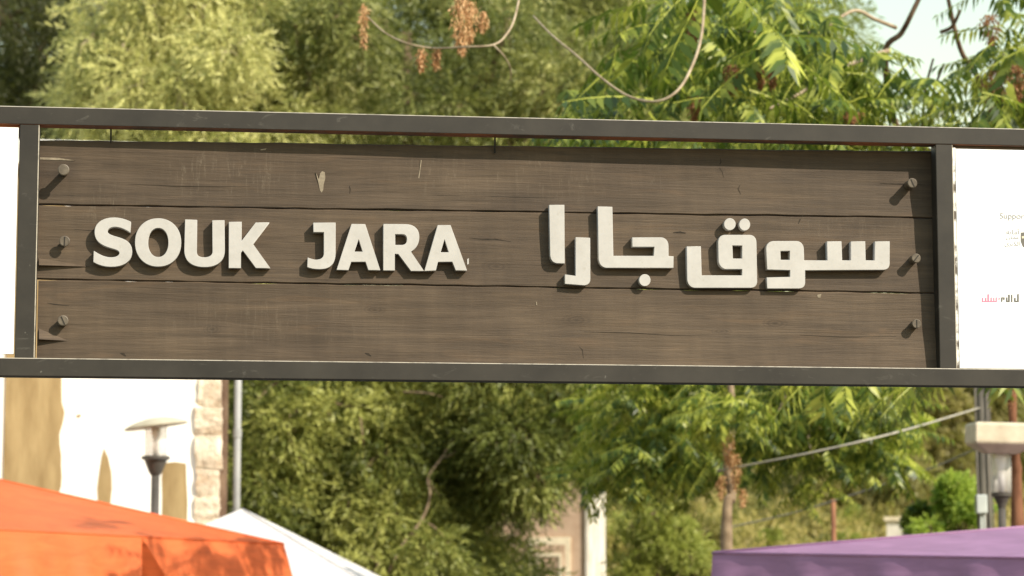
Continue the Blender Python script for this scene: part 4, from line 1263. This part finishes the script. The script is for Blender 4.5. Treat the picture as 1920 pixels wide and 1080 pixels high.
se1 = [(P(683, 5, 12.6), 0.045, 0.21, M['seed']), (P(865, -10, 12.35), 0.11, 0.28, M['seed']), (P(880, 0, 12.4), 0.10, 0.20, M['seed']), (P(790, 88, 12.4), 0.05, 0.105, M['seed']), (P(818, 88, 12.4), 0.05, 0.10, M['seed']), (P(905, 20, 12.5), 0.06, 0.09, M['seed']),
       (P(1300, 15, 13.0), 0.09, 0.16, M['seed_red']), (P(1372, 120, 13.0), 0.10, 0.14, M['seed_red']), (P(1425, 120, 13.0), 0.05, 0.12, M['seed_red']), (P(1447, 125, 13.0), 0.05, 0.10, M['seed_red']),
       (P(1302, 180, 13.0), 0.06, 0.12, M['seed_red']), (P(1595, 205, 13.4), 0.12, 0.07, M['seed_red']), (P(1870, 130, 13.4), 0.14, 0.17, M['seed_red']), (P(1905, 120, 13.3), 0.10, 0.19, M['seed_red']), (P(1855, 25, 13.8), 0.13, 0.16, M['seed_red']), (P(1895, 720, 15.4), 0.05, 0.12, M['seed_red'])]
pinnate_tree('leafy tree with long pinnate leaves and rusty seed clusters above the upper beam', (P(1909, 900, 17.8).x, 17.8), P(1890, 300, 17.4), 0.05, M['redbark'], sp1, M['leaf_green'], [P(1908, 980, 17.8), P(1904, 860, 17.75), P(1898, 760, 17.6)], br1, se1)

def low(x, y):
    y += 62
    if y > 965: return 0.0
    if 1330 < x < 1530: return 1.0 if y < 865 + 20 * math.sin(x * 0.05) else 0.05
    if x < 1330: return 1.0 if y < 945 - max(0, 1200 - x) * 0.6 else 0.06
    if x > 1640: return 1.0 if (y < 975 - (x - 1640) * 0.3 and x < 1690 + 15 * math.sin(y * 0.04)) else 0.0
    return 1.0 if y < 925 else 0.12
sp2 = spots_in(540, (1130, 1700), (640, 905), (18.5, 21.2), (0.27, 0.42), low, 0.0)
sp2 += spots_in(240, (1120, 1340), (640, 890), (19.0, 21.5), (0.27, 0.40), lambda x, y: 1.0 if y < 880 - max(0, 1180 - x) * 0.5 else 0.0, 0.0)
sp2 += spots_in(330, (1330, 1700), (620, 800), (18.7, 21.2), (0.27, 0.42), None, 0.0)
sp2 += spots_in(90, (1560, 1700), (720, 870), (18.5, 20.0), (0.25, 0.36), None, 0.0)
sp2 += spots_in(200, (1135, 1340), (790, 915), (18.8, 21.0), (0.24, 0.36), lambda x, y: 1.0 if y < 915 - max(0, 1200 - x) * 0.9 else 0.0, 0.0)
sp2 += spots_in(60, (1310, 1430), (690, 790), (17.7, 18.1), (0.24, 0.34), None, 0.0)
sp2 += spots_in(120, (1400, 1560), (760, 830), (18.6, 20.5), (0.24, 0.36), None, 0.0)
sp2 += spots_in(36, (1085, 1180), (850, 900), (19.5, 20.5), (0.22, 0.32), None, 0.0)
sp2 += spots_in(80, (1180, 1700), (400, 640), (18.5, 21.0), (0.45, 0.62), None, 0.0)
tp = P(1366, 680, 18.5)
br2 = [([P(1366, 690, 18.5), P(1450, 640, 20.0), P(1560, 600, 19.8)], 0.045, 0.02, M['palebark']),
       ([P(1366, 690, 18.5), P(1280, 640, 20.0), P(1220, 600, 19.8)], 0.045, 0.02, M['palebark']),
       ([P(1560, 600, 19.8), P(1620, 720, 19.4), P(1600, 800, 19.2), P(1520, 805, 19.0), P(1525, 860, 18.8)], 0.016, 0.006, M['palebark']),
       ([P(1475, 640, 19.6), P(1478, 720, 18.8), P(1460, 770, 18.6)], 0.012, 0.006, M['palebark'])]
pinnate_tree('bright green tree with drooping pinnate leaves below the Arabic letters', (P(1366, 1000, 18.25).x, 18.25), tp, 0.045, M['midbark'], sp2, M['leaf_green'], [P(1362, 1010, 18.3), P(1372, 930, 18.35), P(1362, 860, 18.3), P(1374, 790, 18.4)], br2, [(P(1366, 812, 18.1), 0.10, 0.22, M['seed']), (P(1378, 850, 18.05), 0.09, 0.24, M['seed']), (P(1352, 890, 18.05), 0.07, 0.16, M['seed']), (P(1392, 915, 18.1), 0.07, 0.12, M['seed'])])
